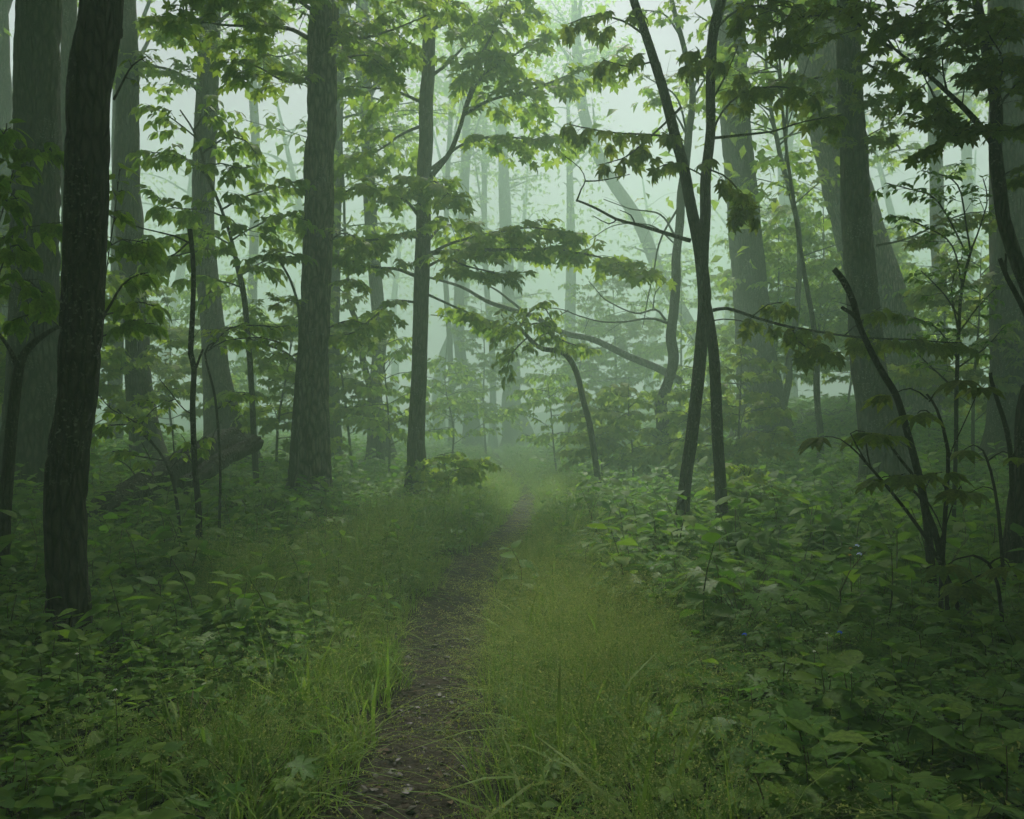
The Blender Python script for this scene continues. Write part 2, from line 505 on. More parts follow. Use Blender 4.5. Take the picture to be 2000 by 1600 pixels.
def palmate(n=5, spread=85, w=0.26, droop=0.75):
    Vs, Ts, k = [], [], 0
    for a in np.linspace(-spread, spread, n):
        l = 1.0 - 0.35 * abs(a) / spread
        V, T = ovate(w, 0.06, 0.0, 0.18, 5)
        V = V * l
        V[:, 2] -= droop * (V[:, 1] ** 1.6) * (0.7 + 0.3 * abs(a) / spread)
        c, s = math.cos(R(a)), math.sin(R(a))
        X = V[:, 0] * c + V[:, 1] * s; Y = -V[:, 0] * s + V[:, 1] * c
        V = np.column_stack([X, Y + 0.35, V[:, 2]])
        Vs.append(V); Ts.append(T + k); k += len(V)
    Vs.append(np.array([(-0.012, 0, 0), (0.012, 0, 0), (0, 0.37, 0)])); Ts.append(np.array([(k, k + 1, k + 2)]))
    return np.vstack(Vs), np.vstack(Ts)
PALM = palmate()
def trifid():
    Vs, Ts, k = [], [], 0
    for a, l in ((-75, .55), (0, .6), (75, .55), (-40, .9), (0, 1.05), (40, .9)):
        V, T = ovate(0.42, 0.5, 0.05, 0.08, 3)
        V = V * 0.36; V[:, 1] += l - 0.35
        c, s = math.cos(R(a)), math.sin(R(a))
        V = np.column_stack([V[:, 0] * c + V[:, 1] * s, -V[:, 0] * s + V[:, 1] * c, V[:, 2]])
        Vs.append(V); Ts.append(T + k); k += len(V)
    return np.vstack(Vs), np.vstack(Ts)
TRIFID = trifid()
LEAF_MESH = {}
def leaf_mesh(kind, tmpl, mat):
    key = (kind, mat.name)
    if key not in LEAF_MESH:
        LEAF_MESH[key] = mesh_of('leaf_' + kind, tmpl[0], None, tmpl[1], mat)
    return LEAF_MESH[key]
LOBED = mirror_leaf([(0, 0.02), (0.2, -0.02), (0.40, 0.10), (0.25, 0.20), (0.30, 0.26), (0.50, 0.42), (0.52, 0.52), (0.27, 0.44), (0.22, 0.50), (0.34, 0.66), (0.37, 0.80), (0.17, 0.70), (0.13, 0.84), (0, 1.0)], 0.35, 0.2, 0.25, 0.15)
KINDS = {'lobed': (LOBED, LOBED), 'maple': (MAPLE_HI, MAPLE_LO), 'ovate': (OVATE, OVATE_LO), 'palmate': (PALM, PALM), 'round': (ROUND, ROUND), 'serrate': (OVATE_HI, OVATE), 'pleat': (PLEAT, OVATE), 'trifid': (TRIFID, TRIFID)}

class Leaves:
    def __init__(s):
        s.p, s.y, s.n, s.s = [], [], [], []
    def add(s, p, y, n, sc):
        s.p.append(p); s.y.append(y); s.n.append(n); s.s.append(sc)
    def arrays(s):
        p = np.array(s.p); y = np.array(s.y); n = np.array(s.n); sc = np.array(s.s)
        y = y / (np.linalg.norm(y, axis=1)[:, None] + 1e-9)
        n = n - y * np.sum(n * y, axis=1)[:, None]
        n = n / (np.linalg.norm(n, axis=1)[:, None] + 1e-9)
        x = np.cross(y, n)
        M = np.stack([x, y, n], -1)
        return p, M, sc

def merged_leaves(name, p, M, sc, tmpl, mat, off):
    V0, T0 = tmpl
    m, k = len(p), len(V0)
    V = np.einsum('mij,kj->mki', M, V0) * sc[:, None, None] + p[:, None, :] - np.asarray(off)
    T = T0[None] + (np.arange(m) * k)[:, None, None]
    tint = np.repeat(RNG.random(m), k)
    return mesh_of(name, V.reshape(-1, 3), None, T.reshape(-1, 3), mat, tint)

def in_view(p, margin=1.03):
    d = np.maximum(p[:, 1], 0.1)
    u = np.abs(p[:, 0] / d * F) / 1000
    v = 830 - (p[:, 2] - EYE) / d * F
    return (p[:, 1] > 0.5) & (u < margin) & (v > -30) & (v < 1630)

# ------------------------------------------------------------------ the haze, then the setting
hb = HAZE_TOP
hv = np.array([(x, y, z) for z in (-2.5, hb) for y in (-66, 124) for x in (-96, 96)], float)
hq = np.array([(0, 2, 3, 1), (4, 5, 7, 6), (0, 1, 5, 4), (2, 6, 7, 3), (0, 4, 6, 2), (1, 3, 7, 5)])
hm = bpy.data.materials.new('forest_mist')
t, N, L = nodes(hm)
out = N.new('ShaderNodeOutputMaterial')
pv = N.new('ShaderNodeVolumePrincipled')
pv.inputs['Color'].default_value = HAZE_COLOR
pv.inputs['Density'].default_value = HAZE_DENSITY
pv.inputs['Anisotropy'].default_value = HAZE_G
L.new(pv.outputs[0], out.inputs['Volume'])
single('haze', mesh_of('haze', hv, hq, None, hm, smooth=False), 'pale green morning mist filling the wood', 'haze', kind='stuff')

def grid_axis(lo, hi, c, fine, growth):
    a, s = [c], fine
    while a[-1] < hi:
        a.append(a[-1] + s); s *= growth
    b, s = [c], fine
    while b[-1] > lo:
        b.append(b[-1] - s); s *= growth
    a[-1] = hi; b[-1] = lo
    return np.array(b[:0:-1] + a)
GX = grid_axis(-94, 94, 0, 0.16, 1.035)
GY = grid_axis(-64, 122, 5, 0.16, 1.03)
xx, yy = np.meshgrid(GX, GY)
zz = g(xx, yy) - 0.10 * (1 - sstep((np.abs(xx - path_x(yy)) - 0.30) / 0.35))
nx, ny = len(GX), len(GY)
ii = (np.arange(ny - 1)[:, None] * nx + np.arange(nx - 1)[None]).ravel()
gq = np.stack([ii, ii + 1, ii + nx + 1, ii + nx], -1)
single('ground', mesh_of('ground', np.stack([xx, yy, zz], -1).reshape(-1, 3), gq, None, M_SOIL), 'dark leaf-mould forest floor under the plants', 'ground', kind='structure')

# trail: a narrow strip of trodden dirt
s_y = np.concatenate([np.arange(-8, 14, 0.07), np.arange(14, 60, 0.25)])
acr = np.linspace(-1, 1, 17)
sx = path_x(s_y)[:, None] + acr[None] * (0.38 - 0.16 * sstep((s_y - 11) / 10) + 0.16 * fbm2(s_y * 1.1, s_y * 0 + np.pi, 11))[:, None]
sy = np.repeat(s_y[:, None], 17, 1)
sz = g(sx, sy) - 0.05 + 0.035 * np.abs(acr[None]) ** 2 + 0.035 * fbm2(sx * 3.2, sy * 3.2, 21) + 0.02 * fbm2(sx * 11, sy * 11, 22)
k = len(s_y)
ii = (np.arange(k - 1)[:, None] * 17 + np.arange(16)[None]).ravel()
path = single('path', mesh_of('path', np.stack([sx, sy, sz], -1).reshape(-1, 3), np.stack([ii, ii + 1, ii + 18, ii + 17], -1), None, M_PATH), 'narrow trodden dirt trail winding into the misty wood', 'path', kind='structure')
def path_z(x, y):
    a = (x - path_x(y)) / 0.52
    return g1(x, y) - 0.05 + 0.035 * a * a + 0.035 * float(fbm2(np.array([x * 3.2]), np.array([y * 3.2]), 21)[0])

# ------------------------------------------------------------------ trees
def finish_leaves(root, lv, kind, mat, keep=0, name='crown', owner={}, min_px=9.0):
    """the leaves that show largest become single leaf objects, the rest one crown mesh"""
    if not lv.p: return
    p, M, sc = lv.arrays()
    hi, lo = KINDS[kind]
    off = np.array(root.location)
    pick = np.zeros(len(p), bool)
    if keep:
        size = sc / np.maximum(p[:, 1], 0.3) * F
        size[~in_view(p)] = 0
        order = np.argsort(-size)[:keep]
        order = order[size[order] >= min_px]
        pick[order] = True
        me = leaf_mesh(kind, hi, mat)
        for i in np.nonzero(pick)[0]:
            o = bpy.data.objects.new('leaf', me)
            COL.objects.link(o)
            o.parent = owner.get(int(i), root)
            A = np.eye(4)
            A[:3, :3] = M[i] * sc[i]
            A[:3, 3] = p[i] - off
            o.matrix_basis = Matrix(A.tolist())
    rest = ~pick
    if rest.any():
        near = (p[rest][:, 1].mean() < 22)
        part(name, merged_leaves(name, p[rest], M[rest], sc[rest], hi if near else lo, mat, off), root, 'stuff' if keep else None)

def unit(v):
    v = np.asarray(v, float)
    return v / (np.linalg.norm(v) + 1e-9)

class Tree:
    def __init__(s, name, label, cat, bark, kind='maple', lmat=None, group=None, leaf=0.15):
        s.name, s.label, s.cat, s.bark, s.kind, s.lmat, s.group, s.leaf = name, label, cat, bark, kind, lmat or M_MAPLE, group, leaf
        s.lv = Leaves(); s.twigs = Buf(); s.root = None; s.canopy_lv = Leaves(); s.owner = {}
    def trunk(s, ctrl, d, H=0.0, seg=20, ridge=0.0, step=0.12, flare=1.4, lump=0.03, rfreq=22, name='trunk', sink=0.2, zfreq=3.0, root=0.55):
        """ctrl: (px, py, width px) from the foot upwards at distance d (or (d_foot, d_top))"""
        if H: ctrl = [c for c in ctrl if EYE + (830 - c[1]) / F * (d if not isinstance(d, tuple) else d[1]) < H - 1.2]
        d0, d1 = (d, d) if not isinstance(d, tuple) else d
        n = len(ctrl)
        P, rad = [], []
        for i, (px, py, w) in enumerate(ctrl):
            dd = d0 + (d1 - d0) * i / max(1, n - 1)
            P.append(at(px, py, dd)); rad.append(w / 2 / F * dd)
        foot = P[0].copy()
        gz = g1(foot[0], foot[1])
        if flare:
            if foot[2] - gz > 0.25:
                dirn = (P[0] - P[1]); dirn = dirn / max(abs(dirn[2]), 0.3)
                hgt = foot[2] - gz
                low = foot + dirn * hgt * 0.6; low[2] = gz
                mid = 0.5 * (low + foot)
                P = [low - np.array([0, 0, sink]), mid] + P
                rad = [rad[0] * flare, rad[0] * (1 + (flare - 1) * 0.3)] + rad
            else:
                low = foot.copy(); low[2] = min(gz, foot[2]) - sink
                P = [low] + P; rad = [rad[0] * flare] + rad
        if H and P[-1][2] < H:
            dirn = unit(P[-1] - P[-2])
            q, r_ = P[-1], rad[-1]
            need = H - q[2]
            for f, rf in ((0.25, 0.85), (0.6, 0.6), (1.0, 0.18)):
                dd = unit(dirn * (1 - f * 0.6) + np.array([0, 0, f * 0.6]))
                P.append(q + dd / max(dd[2], 0.2) * need * f); rad.append(r_ * rf)
        P, rad = spline(P, step, rad)
        wob = np.stack([vnoise(np.stack([P[:, 2] * 1.6 + 40 * q, P[:, 0] * 1.6, np.full(len(P), len(bpy.data.meshes) * 0.77)], -1)) - 0.5 for q in range(2)], -1)
        P[:, :2] += wob * np.minimum(rad * 0.9, 0.05)[:, None]
        if flare:
            zb = P[:, 2] - g1(P[0][0], P[0][1])
            rad = rad * (1 + root * np.exp(-np.maximum(zb, 0) / (2.2 * rad.max() + 0.02)))
        rad = np.maximum(rad, 0.004)
        if s.root is None:
            b = P[0].copy()
            s.root = thing(s.name, s.label, s.cat, (b[0], b[1], g1(b[0], b[1])), s.group)
        bb = Buf(); bb.add(*tube(P, rad, seg, ridge, rfreq, zfreq, seed=len(bpy.data.meshes), lump=lump))
        part(name, bb.mesh(name, s.bark, s.root.location), s.root)
        s.P, s.rad = P, rad
        return s
    def top(s): return s.P[-1]
    def branch(s, P, r0, r1=0.004, seg=6, step=0.1, wob=0.02, mat=None, name='branch'):
        P = spline(P, step)
        n = len(P)
        w = np.stack([vnoise(np.stack([np.arange(n) * 0.35, np.full(n, k * 9.1), np.full(n, len(bpy.data.meshes) * 1.7)], -1)) - 0.5 for k in range(3)], -1)
        P = P + w * wob * 2 * np.linspace(0, 1, n)[:, None] ** 0.5
        rad = r0 + (r1 - r0) * np.linspace(0, 1, n) ** 0.8
        bb = Buf(); bb.add(*tube(P, rad, seg))
        s.last = part(name, bb.mesh(name, mat or s.bark, s.root.location), s.root)
        return P
    def twig(s, p0, d, length, r0, sag=0.12, n=4):
        t = np.linspace(0, 1, n + 1)[:, None]
        side = np.cross(d, [0, 0, 1.0]) * RNG.normal(0, 0.12)
        P = p0 + d * length * t + side * length * t ** 2 + np.array([0, 0, -sag * length]) * t ** 2
        s.twigs.add(*tube(P, r0 * (1 - 0.75 * t[:, 0]), 3))
        return P
    def leafy(s, P, every, size, droop=0.45, spread=55, two=True):
        L_ = np.concatenate([[0], np.cumsum(np.linalg.norm(np.diff(P, axis=0), axis=1))])
        q = every * 0.6
        sg = 1
        while q < L_[-1]:
            p = np.array([np.interp(q, L_, P[:, k]) for k in range(3)])
            i = min(len(P) - 2, int(np.searchsorted(L_, q)) - 1 if q > 0 else 0)
            d = unit(P[i + 1] - P[i])
            for sd_ in ((1, -1) if two else (sg,)):
                if RNG.random() < 0.12: continue
                a = R(spread + RNG.normal(0, 18)) * sd_
                h = np.array([d[0] * math.cos(a) - d[1] * math.sin(a), d[0] * math.sin(a) + d[1] * math.cos(a), d[2] * 0.4])
                h = unit(h); h[2] -= droop * (0.6 + 0.8 * RNG.random())
                nrm = np.array([RNG.normal(0, 0.5), RNG.normal(0, 0.5), 1.0])
                s.lv.add(p, h, nrm, size * (0.65 + 0.6 * RNG.random()))
            sg = -sg
            q += every * (0.7 + 0.6 * RNG.random())
        d = unit(P[-1] - P[-2]); d = d.copy(); d[2] -= droop
        s.lv.add(P[-1], d, np.array([RNG.normal(0, 0.3), RNG.normal(0, 0.3), 1.0]), size * (0.8 + 0.4 * RNG.random()))
    def spray(s, P, start=0.25, tl=0.7, sp=0.16, every=0.11, size=None, sag=0.12, droop=0.45, sub=2, lift=0.0, spread=55):
        """side twigs in a rather flat layer along a limb, with leaves"""
        size = size or s.leaf
        L_ = np.concatenate([[0], np.cumsum(np.linalg.norm(np.diff(P, axis=0), axis=1))])
        q = L_[-1] * start
        sg = 1
        while q < L_[-1]:
            p = np.array([np.interp(q, L_, P[:, k]) for k in range(3)])
            i = max(0, min(len(P) - 2, int(np.searchsorted(L_, q)) - 1))
            d = unit(P[i + 1] - P[i])
            f = q / L_[-1]
            a = R(RNG.uniform(35, 75)) * sg
            h = unit(np.array([d[0] * math.cos(a) - d[1] * math.sin(a), d[0] * math.sin(a) + d[1] * math.cos(a), d[2] * 0.5 + RNG.normal(lift, 0.24)]))
            ln = tl * (1.1 - 0.6 * f) * (0.6 + 0.7 * RNG.random())
            Q = s.twig(p, h, ln, 0.007 if tl > 0.4 else 0.004, sag)
            s.leafy(Q[1:], every, size, droop, spread)
            for k in range(sub):
                if RNG.random() < 0.75:
                    j = RNG.integers(1, len(Q) - 1)
                    b = R(RNG.uniform(30, 65)) * RNG.choice([-1, 1])
                    h2 = unit(np.array([h[0] * math.cos(b) - h[1] * math.sin(b), h[0] * math.sin(b) + h[1] * math.cos(b), h[2] + RNG.normal(0, 0.2)]))
                    Q2 = s.twig(Q[j], h2, ln * RNG.uniform(0.35, 0.65), 0.004, sag)
                    s.leafy(Q2, every, size, droop, spread)
            sg = -sg
            q += sp * (0.6 + 0.8 * RNG.random())
        s.leafy(P[-max(2, int(len(P) * 0.2)):], every, size, droop, spread)
    def limb(s, pts, w, spray=True, w1=2.0, **kw):
        """pts: (px, py, d) along a limb; w: width in px at its start"""
        P = [at(*p) for p in pts]
        d = pts[0][2]
        Q = s.branch(P, w / 2 / F * d, w1 / 2 / F * d)
        n0 = len(s.lv.p)
        if spray: s.spray(Q, **kw)
        for i in range(n0, len(s.lv.p)): s.owner[i] = s.last
        return Q
    def canopy(s, n=1600, rx=3.0, rz=2.5, centre=None, size=0.2, clumps=34, sig=0.55, limbs=7, full=False):
        n = n if full else int(n * CANOPY)
        c = np.asarray(centre if centre is not None else s.top() - np.array([0, 0, rz * 0.6]))
        u = RNG.normal(size=(clumps, 3)); u /= np.linalg.norm(u, axis=1)[:, None]
        C = c + u * (RNG.random((clumps, 1)) ** 0.45) * np.array([rx, rx, rz])
        C[:, 2] = np.minimum(C[:, 2], HAZE_TOP - 2.5)
        for k in range(limbs):
            tgt = C[k]
            i = int(len(s.P) * RNG.uniform(0.6, 0.9))
            p0 = s.P[i]
            if tgt[2] < p0[2] - 0.5: tgt = tgt + np.array([0, 0, p0[2] - tgt[2] + 0.3])
            tgt[2] = min(tgt[2], HAZE_TOP - 2.5)
            m = (p0 + tgt) / 2 + np.array([0, 0, 0.25 * np.linalg.norm(tgt - p0) * 0.4])
            m[2] = min(m[2], HAZE_TOP - 1.4)
            Q = spline([p0, m, tgt], 0.3)
            s.twigs.add(*tube(Q, np.linspace(s.rad[i] * 0.5, 0.01, len(Q)), 5))
        ci = RNG.integers(0, clumps, n)
        p = C[ci] + RNG.normal(size=(n, 3)) * np.array([sig, sig, sig * 0.55])
        p[:, 2] = np.minimum(p[:, 2], HAZE_TOP - 0.4)
        y = RNG.normal(size=(n, 3)); y[:, 2] = y[:, 2] * 0.4 - 0.45
        nn = RNG.normal(size=(n, 3)) * 0.45 + np.array([0, 0, 1.0])
        for i in range(n):
            s.canopy_lv.add(p[i], y[i], nn[i], size * (0.7 + 0.6 * RNG.random()))
        return s
    def done(s, keep=0, min_px=9.0):
        if s.twigs.n: part('twigs', s.twigs.mesh('twigs', M_TWIG, s.root.location), s.root, 'stuff')
        finish_leaves(s.root, s.lv, s.kind, s.lmat, keep, 'foliage', s.owner, min_px)
        if s.canopy_lv.p:
            p, M, sc = s.canopy_lv.arrays()
            part('crown', merged_leaves('crown', p, M, sc, CROWN_LEAF, s.lmat, np.array(s.root.location)), s.root)
        return s.root

# --- big trunks on the left -------------------------------------------------
t = Tree('hardwood_tree', 'broad dark grey straight trunk standing behind the near black crooked trunk', 'tree', M_BARK_B)
t.trunk([(62, 975, 100), (64, 900, 92), (68, 700, 86), (72, 400, 82), (75, 0, 78)], 11.5, 16, 84, 0.026, 0.06, rfreq=11, zfreq=2.4)
t.canopy(7000, 4.0, 2.0, np.array([-7.2, 9.5, 11.5]), size=0.30, full=True, clumps=60, sig=0.7).done()  # unseen crown widened and thickened to shade the near left ground

t = Tree('hardwood_tree', 'slim hazy trunk rising close behind the broad dark grey trunk', 'tree', M_BARK_B)
t.trunk([(142, 930, 36), (140, 600, 33), (136, 300, 32), (134, 0, 30)], 15.5, 15.5, 24, 0.006)
t.canopy(1000, 2.4, 2.2).done()

t = Tree('black_trunked_tree', 'near black wet crooked trunk kinked near its top, flecked with pale lichen', 'tree', M_BARK_D, 'ovate', M_BEECH)
t.trunk([(141, 1250, 76), (138, 1140, 74), (134, 1000, 75), (140, 880, 76), (147, 800, 76), (152, 700, 77), (157, 600, 78), (163, 450, 78), (168, 300, 80), (172, 200, 80), (188, 120, 84), (199, 50, 80), (202, 0, 78)], 4.9, 12, 120, 0.016, 0.03, lump=0.05, rfreq=17, flare=1.1, zfreq=4.0, root=0.12)
t.limb([(222, 195, 4.9), (245, 150, 4.85), (262, 125, 4.8), (285, 112, 4.75)], 5, start=0.4, tl=0.1, sp=0.10, every=0.07, size=0.055, sub=0)
t.canopy(8000, 3.0, 2.2, np.array([-3.9, 6.0, 9.0]), size=0.28, full=True, clumps=60, sig=0.7).done(20, 6)  # unseen dense crown overhead, shaped to darken the near ground

t = Tree('hardwood_tree', 'hazy grey trunk bowed low down, rising left of the fallen log', 'tree', M_BARK_B)
t.trunk([(292, 905, 54), (278, 800, 46), (268, 700, 44), (264, 600, 44), (258, 500, 48), (250, 400, 50), (248, 250, 44), (248, 100, 40), (247, 0, 38)], 16, 16, 36, 0.008, lump=0.05)
t.canopy(1900, 2.8, 2.2).done()
t = Tree('hardwood_tree', 'thin pale straight trunk just behind the bowed grey trunk', 'tree', M_BARK_B)
t.trunk([(226, 890, 28), (226, 700, 26), (229, 500, 25), (233, 200, 24), (236, 0, 23)], 21, 16, 16)
t.canopy(1500, 2.5, 2.2).done()

t = Tree('hardwood_tree', 'tall hazy trunk with a flared foot rising behind the fallen log', 'tree', M_BARK_B)
t.trunk([(446, 868, 74), (434, 800, 56), (422, 720, 46), (413, 620, 42), (398, 480, 42), (396, 400, 42), (402, 250, 42), (408, 100, 40), (410, 0, 39)], 17.5, 16.2, 40, 0.010)
for pts, w in (([(404, 200, 17.5), (360, 150, 17), (300, 130, 16.5), (240, 140, 16)], 9), ([(410, 60, 17.5), (460, 20, 17), (540, 10, 16.5)], 9), ([(408, 130, 17.5), (350, 60, 16.5), (270, 40, 16)], 9),
               ([(406, 110, 17.5), (470, 90, 17.5), (540, 110, 17.5), (590, 100, 17.5)], 8)):
    t.limb(pts, w, start=0.15, tl=0.9, sp=0.16, every=0.14, size=0.19)
t.canopy(1500, 2.8, 2.2, np.array([-6.2, 17.0, 14.0])).done(200)

# --- the main grey trunk left of the trail -------------------------------------
t = Tree('maple_tree', 'grey furrowed maple trunk with green lichen beside the lobed bright plant', 'tree', M_BARK_G)
t.trunk([(602, 1000, 70), (605, 950, 66), (609, 850, 62), (613, 700, 58), (617, 560, 56), (621, 400, 55), (627, 200, 55), (633, 0, 56)], 12.8, 16, 96, 0.026, 0.05, rfreq=13, zfreq=3.2, flare=1.25)
L5 = [([(608, 78, 12.8), (560, 55, 12.4), (500, 52, 12), (420, 46, 11.6), (330, 30, 11.4)], 9), ([(612, 150, 12.8), (560, 160, 12.4), (500, 130, 12), (450, 120, 11.8)], 7),
      ([(648, 60, 12.8), (700, 75, 12.6), (760, 60, 12.4), (830, 30, 12.2)], 8), ([(650, 0, 12.8), (720, -10, 12.4), (800, -5, 12), (900, 5, 11.8)], 8), ([(650, 130, 12.8), (690, 110, 12.5), (740, 112, 12.2)], 6),
      ([(610, 20, 12.8), (560, -10, 12), (470, -20, 11.4), (380, -10, 11)], 8)]
for pts, w in L5:
    t.limb(pts, w, start=0.12, tl=0.75, sp=0.13, every=0.12, size=0.155)
# small leafy shoots low on the bark
for py, sx_, ln in ((470, 1, 60), (505, -1, 70), (640, 1, 75), (600, -1, 55), (560, 1, 70)):
    x0 = 617 + 26 * sx_
    t.limb([(x0, py, 12.7), (x0 + sx_ * ln * 0.5, py - 14, 12.4), (x0 + sx_ * ln, py - 4, 12.2)], 4, start=0.2, tl=0.28, sp=0.09, every=0.08, size=0.10)
t.limb([(592, 720, 12.7), (560, 690, 12.4), (520, 672, 12.0), (470, 640, 11.7), (410, 650, 11.5)], 6, start=0.3, tl=0.35, sp=0.14, every=0.1, size=0.10)
t.canopy(7500, 3.8, 1.8, np.array([-4.2, 10.8, 11.3]), size=0.32, full=True, clumps=50, sig=0.7).done(300)  # unseen crown set left so it shades there but leaves the trail lit
t = Tree('dead_sapling', 'thin bare dead sapling leaning against the grey furrowed maple', 'dead sapling', M_TWIG)
t.trunk([(566, 950, 11), (572, 850, 10), (580, 740, 9), (586, 680, 8), (582, 600, 6), (566, 545, 5), (540, 500, 4)], 12.4, 0, 8, flare=1.2)
t.limb([(582, 690, 12.4), (560, 700, 12.3), (530, 690, 12.2)], 4, False)
t.done()

# --- maple by the trail with the layered boughs ---------------------------------
D6 = 15.0
t = Tree('maple_tree', 'slender brown maple trunk with long layered leafy boughs reaching over the trail', 'tree', M_BARK_B, leaf=0.19)
t.trunk([(812, 935, 36), (814, 850, 33), (819, 750, 31), (822, 650, 30), (824, 500, 30), (830, 350, 28), (834, 200, 27), (838, 60, 25), (840, 0, 24)], D6, 15.5, 44, 0.006, 0.08, rfreq=30, flare=1.2)
B6 = [
 ([(836, 495, D6), (900, 490, 14.6), (980, 488, 14.2), (1080, 488, 13.8), (1180, 505, 13.5), (1270, 535, 13.2)], 10, dict(start=0.12, tl=0.75, sp=0.10, lift=0.18)),
 ([(836, 500, D6), (880, 475, 14.4), (960, 455, 13.9), (1040, 445, 13.6), (1110, 455, 13.3)], 7, dict(start=0.25, tl=0.7, sp=0.11, lift=0.1)),
 ([(836, 470, D6), (870, 440, 15.4), (930, 455, 15.8), (1000, 480, 16.2)], 7, dict(start=0.2, tl=0.7, sp=0.13)),
 ([(812, 462, D6), (770, 460, 14.6), (720, 470, 14.2), (650, 468, 13.8)], 9, dict(start=0.1, tl=0.7, sp=0.12)),
 ([(816, 420, D6), (790, 390, 14.6), (740, 372, 14.2), (690, 368, 13.9), (650, 385, 13.7)], 8, dict(start=0.1, tl=0.7, sp=0.11, lift=0.1)),
 ([(830, 380, D6), (800, 360, 14.2), (850, 355, 13.5), (880, 385, 13)], 7, dict(start=0.1, tl=0.6, sp=0.12)),
 ([(842, 345, D6), (880, 295, 14.5), (905, 225, 14.2), (935, 125, 13.8), (985, 15, 13.4), (1010, -60, 13.2)], 12, dict(start=0.35, tl=0.7, sp=0.16)),
 ([(905, 225, 14.2), (960, 195, 14), (1040, 175, 13.8), (1130, 140, 13.6), (1220, 110, 13.4)], 7, dict(start=0.1, tl=0.7, sp=0.12)),
 ([(906, 222, 14.2), (940, 150, 14), (1000, 110, 13.6), (1080, 60, 13.4)], 7, dict(start=0.2, tl=0.7, sp=0.14)),
 ([(842, 330, D6), (900, 285, 14.8), (960, 268, 14.6), (1050, 272, 14.4), (1130, 270, 14.2)], 7, dict(start=0.25, tl=0.75, sp=0.13)),
 ([(826, 130, D6), (770, 112, 14.6), (710, 95, 14.2), (670, 75, 14)], 8, dict(start=0.15, tl=0.8, sp=0.14)),
 ([(824, 200, D6), (770, 178, 14.7), (700, 170, 14.4), (660, 172, 14.2)], 7, dict(start=0.15, tl=0.8, sp=0.14)),
 ([(826, 245, D6), (780, 265, 15.4), (730, 300, 15.8), (690, 310, 16.2)], 7, dict(start=0.2, tl=0.9, sp=0.14)),
 ([(840, 150, D6), (880, 120, 14.6), (930, 60, 14.4), (960, 0, 14.2)], 8, dict(start=0.2, tl=0.8, sp=0.14)),
 ([(838, 60, D6), (890, 40, 14.3), (960, 50, 13.9), (1040, 20, 13.6)], 8, dict(start=0.15, tl=0.8, sp=0.14)),
 ([(814, 540, D6), (770, 525, 14.7), (720, 520, 14.4), (660, 500, 14.2)], 8, dict(start=0.3, tl=0.6, sp=0.15)),
 ([(812, 590, D6), (770, 590, 14.6), (730, 620, 14.3), (690, 650, 14), (645, 655, 13.8)], 6, dict(start=0.25, tl=0.6, sp=0.14)),
 ([(834, 575, D6), (890, 600, 15.2), (950, 625, 15.5), (985, 640, 15.8)], 6, dict(start=0.2, tl=0.6, sp=0.15)),
 ([(836, 520, D6), (870, 505, 14.4), (910, 520, 14.1), (960, 530, 13.9), (1010, 545, 13.7)], 6, dict(start=0.2, tl=0.5, sp=0.14)),
]
for pts, w, kw in B6:
    kw['sp'] *= 0.9; t.limb(pts, w, every=0.14, droop=0.6, sub=1, **kw)
t.canopy(700, 2.6, 1.5, np.array([-1.4, 15.2, 14.0])).done(300)

# --- saplings on the left ---------------------------------------------------------
t = Tree('dead_sapling', 'dead bare sapling with broken top and small fork in front of the fallen log', 'dead sapling', M_TWIG)
t.trunk([(387, 1095, 14), (386, 1000, 13), (380, 900, 12), (378, 800, 11), (381, 722, 11), (373, 690, 11), (374, 640, 10), (378, 560, 9), (377, 500, 9), (371, 448, 9)], 7.8, 0, 10, flare=1.15, lump=0.08)
t.limb([(381, 722, 7.8), (390, 700, 7.75), (398, 684, 7.7)], 5, False, 4)
t.limb([(372, 476, 7.8), (340, 460, 7.7), (280, 445, 7.6), (225, 425, 7.5), (203, 410, 7.4)], 4, False, 1.5)
t.limb([(376, 810, 7.8), (345, 785, 7.7), (310, 740, 7.6)], 3, False, 1.5)
t.limb([(372, 470, 7.8), (350, 490, 7.9), (335, 500, 7.9)], 4, False, 3)
for q in t.P[10::9]: t.twig(q, unit(RNG.normal(size=3) * np.array([1, .6, .6]) + np.array([0, 0, .3])), RNG.uniform(.08, .3), 0.004, 0.1)
t.done()

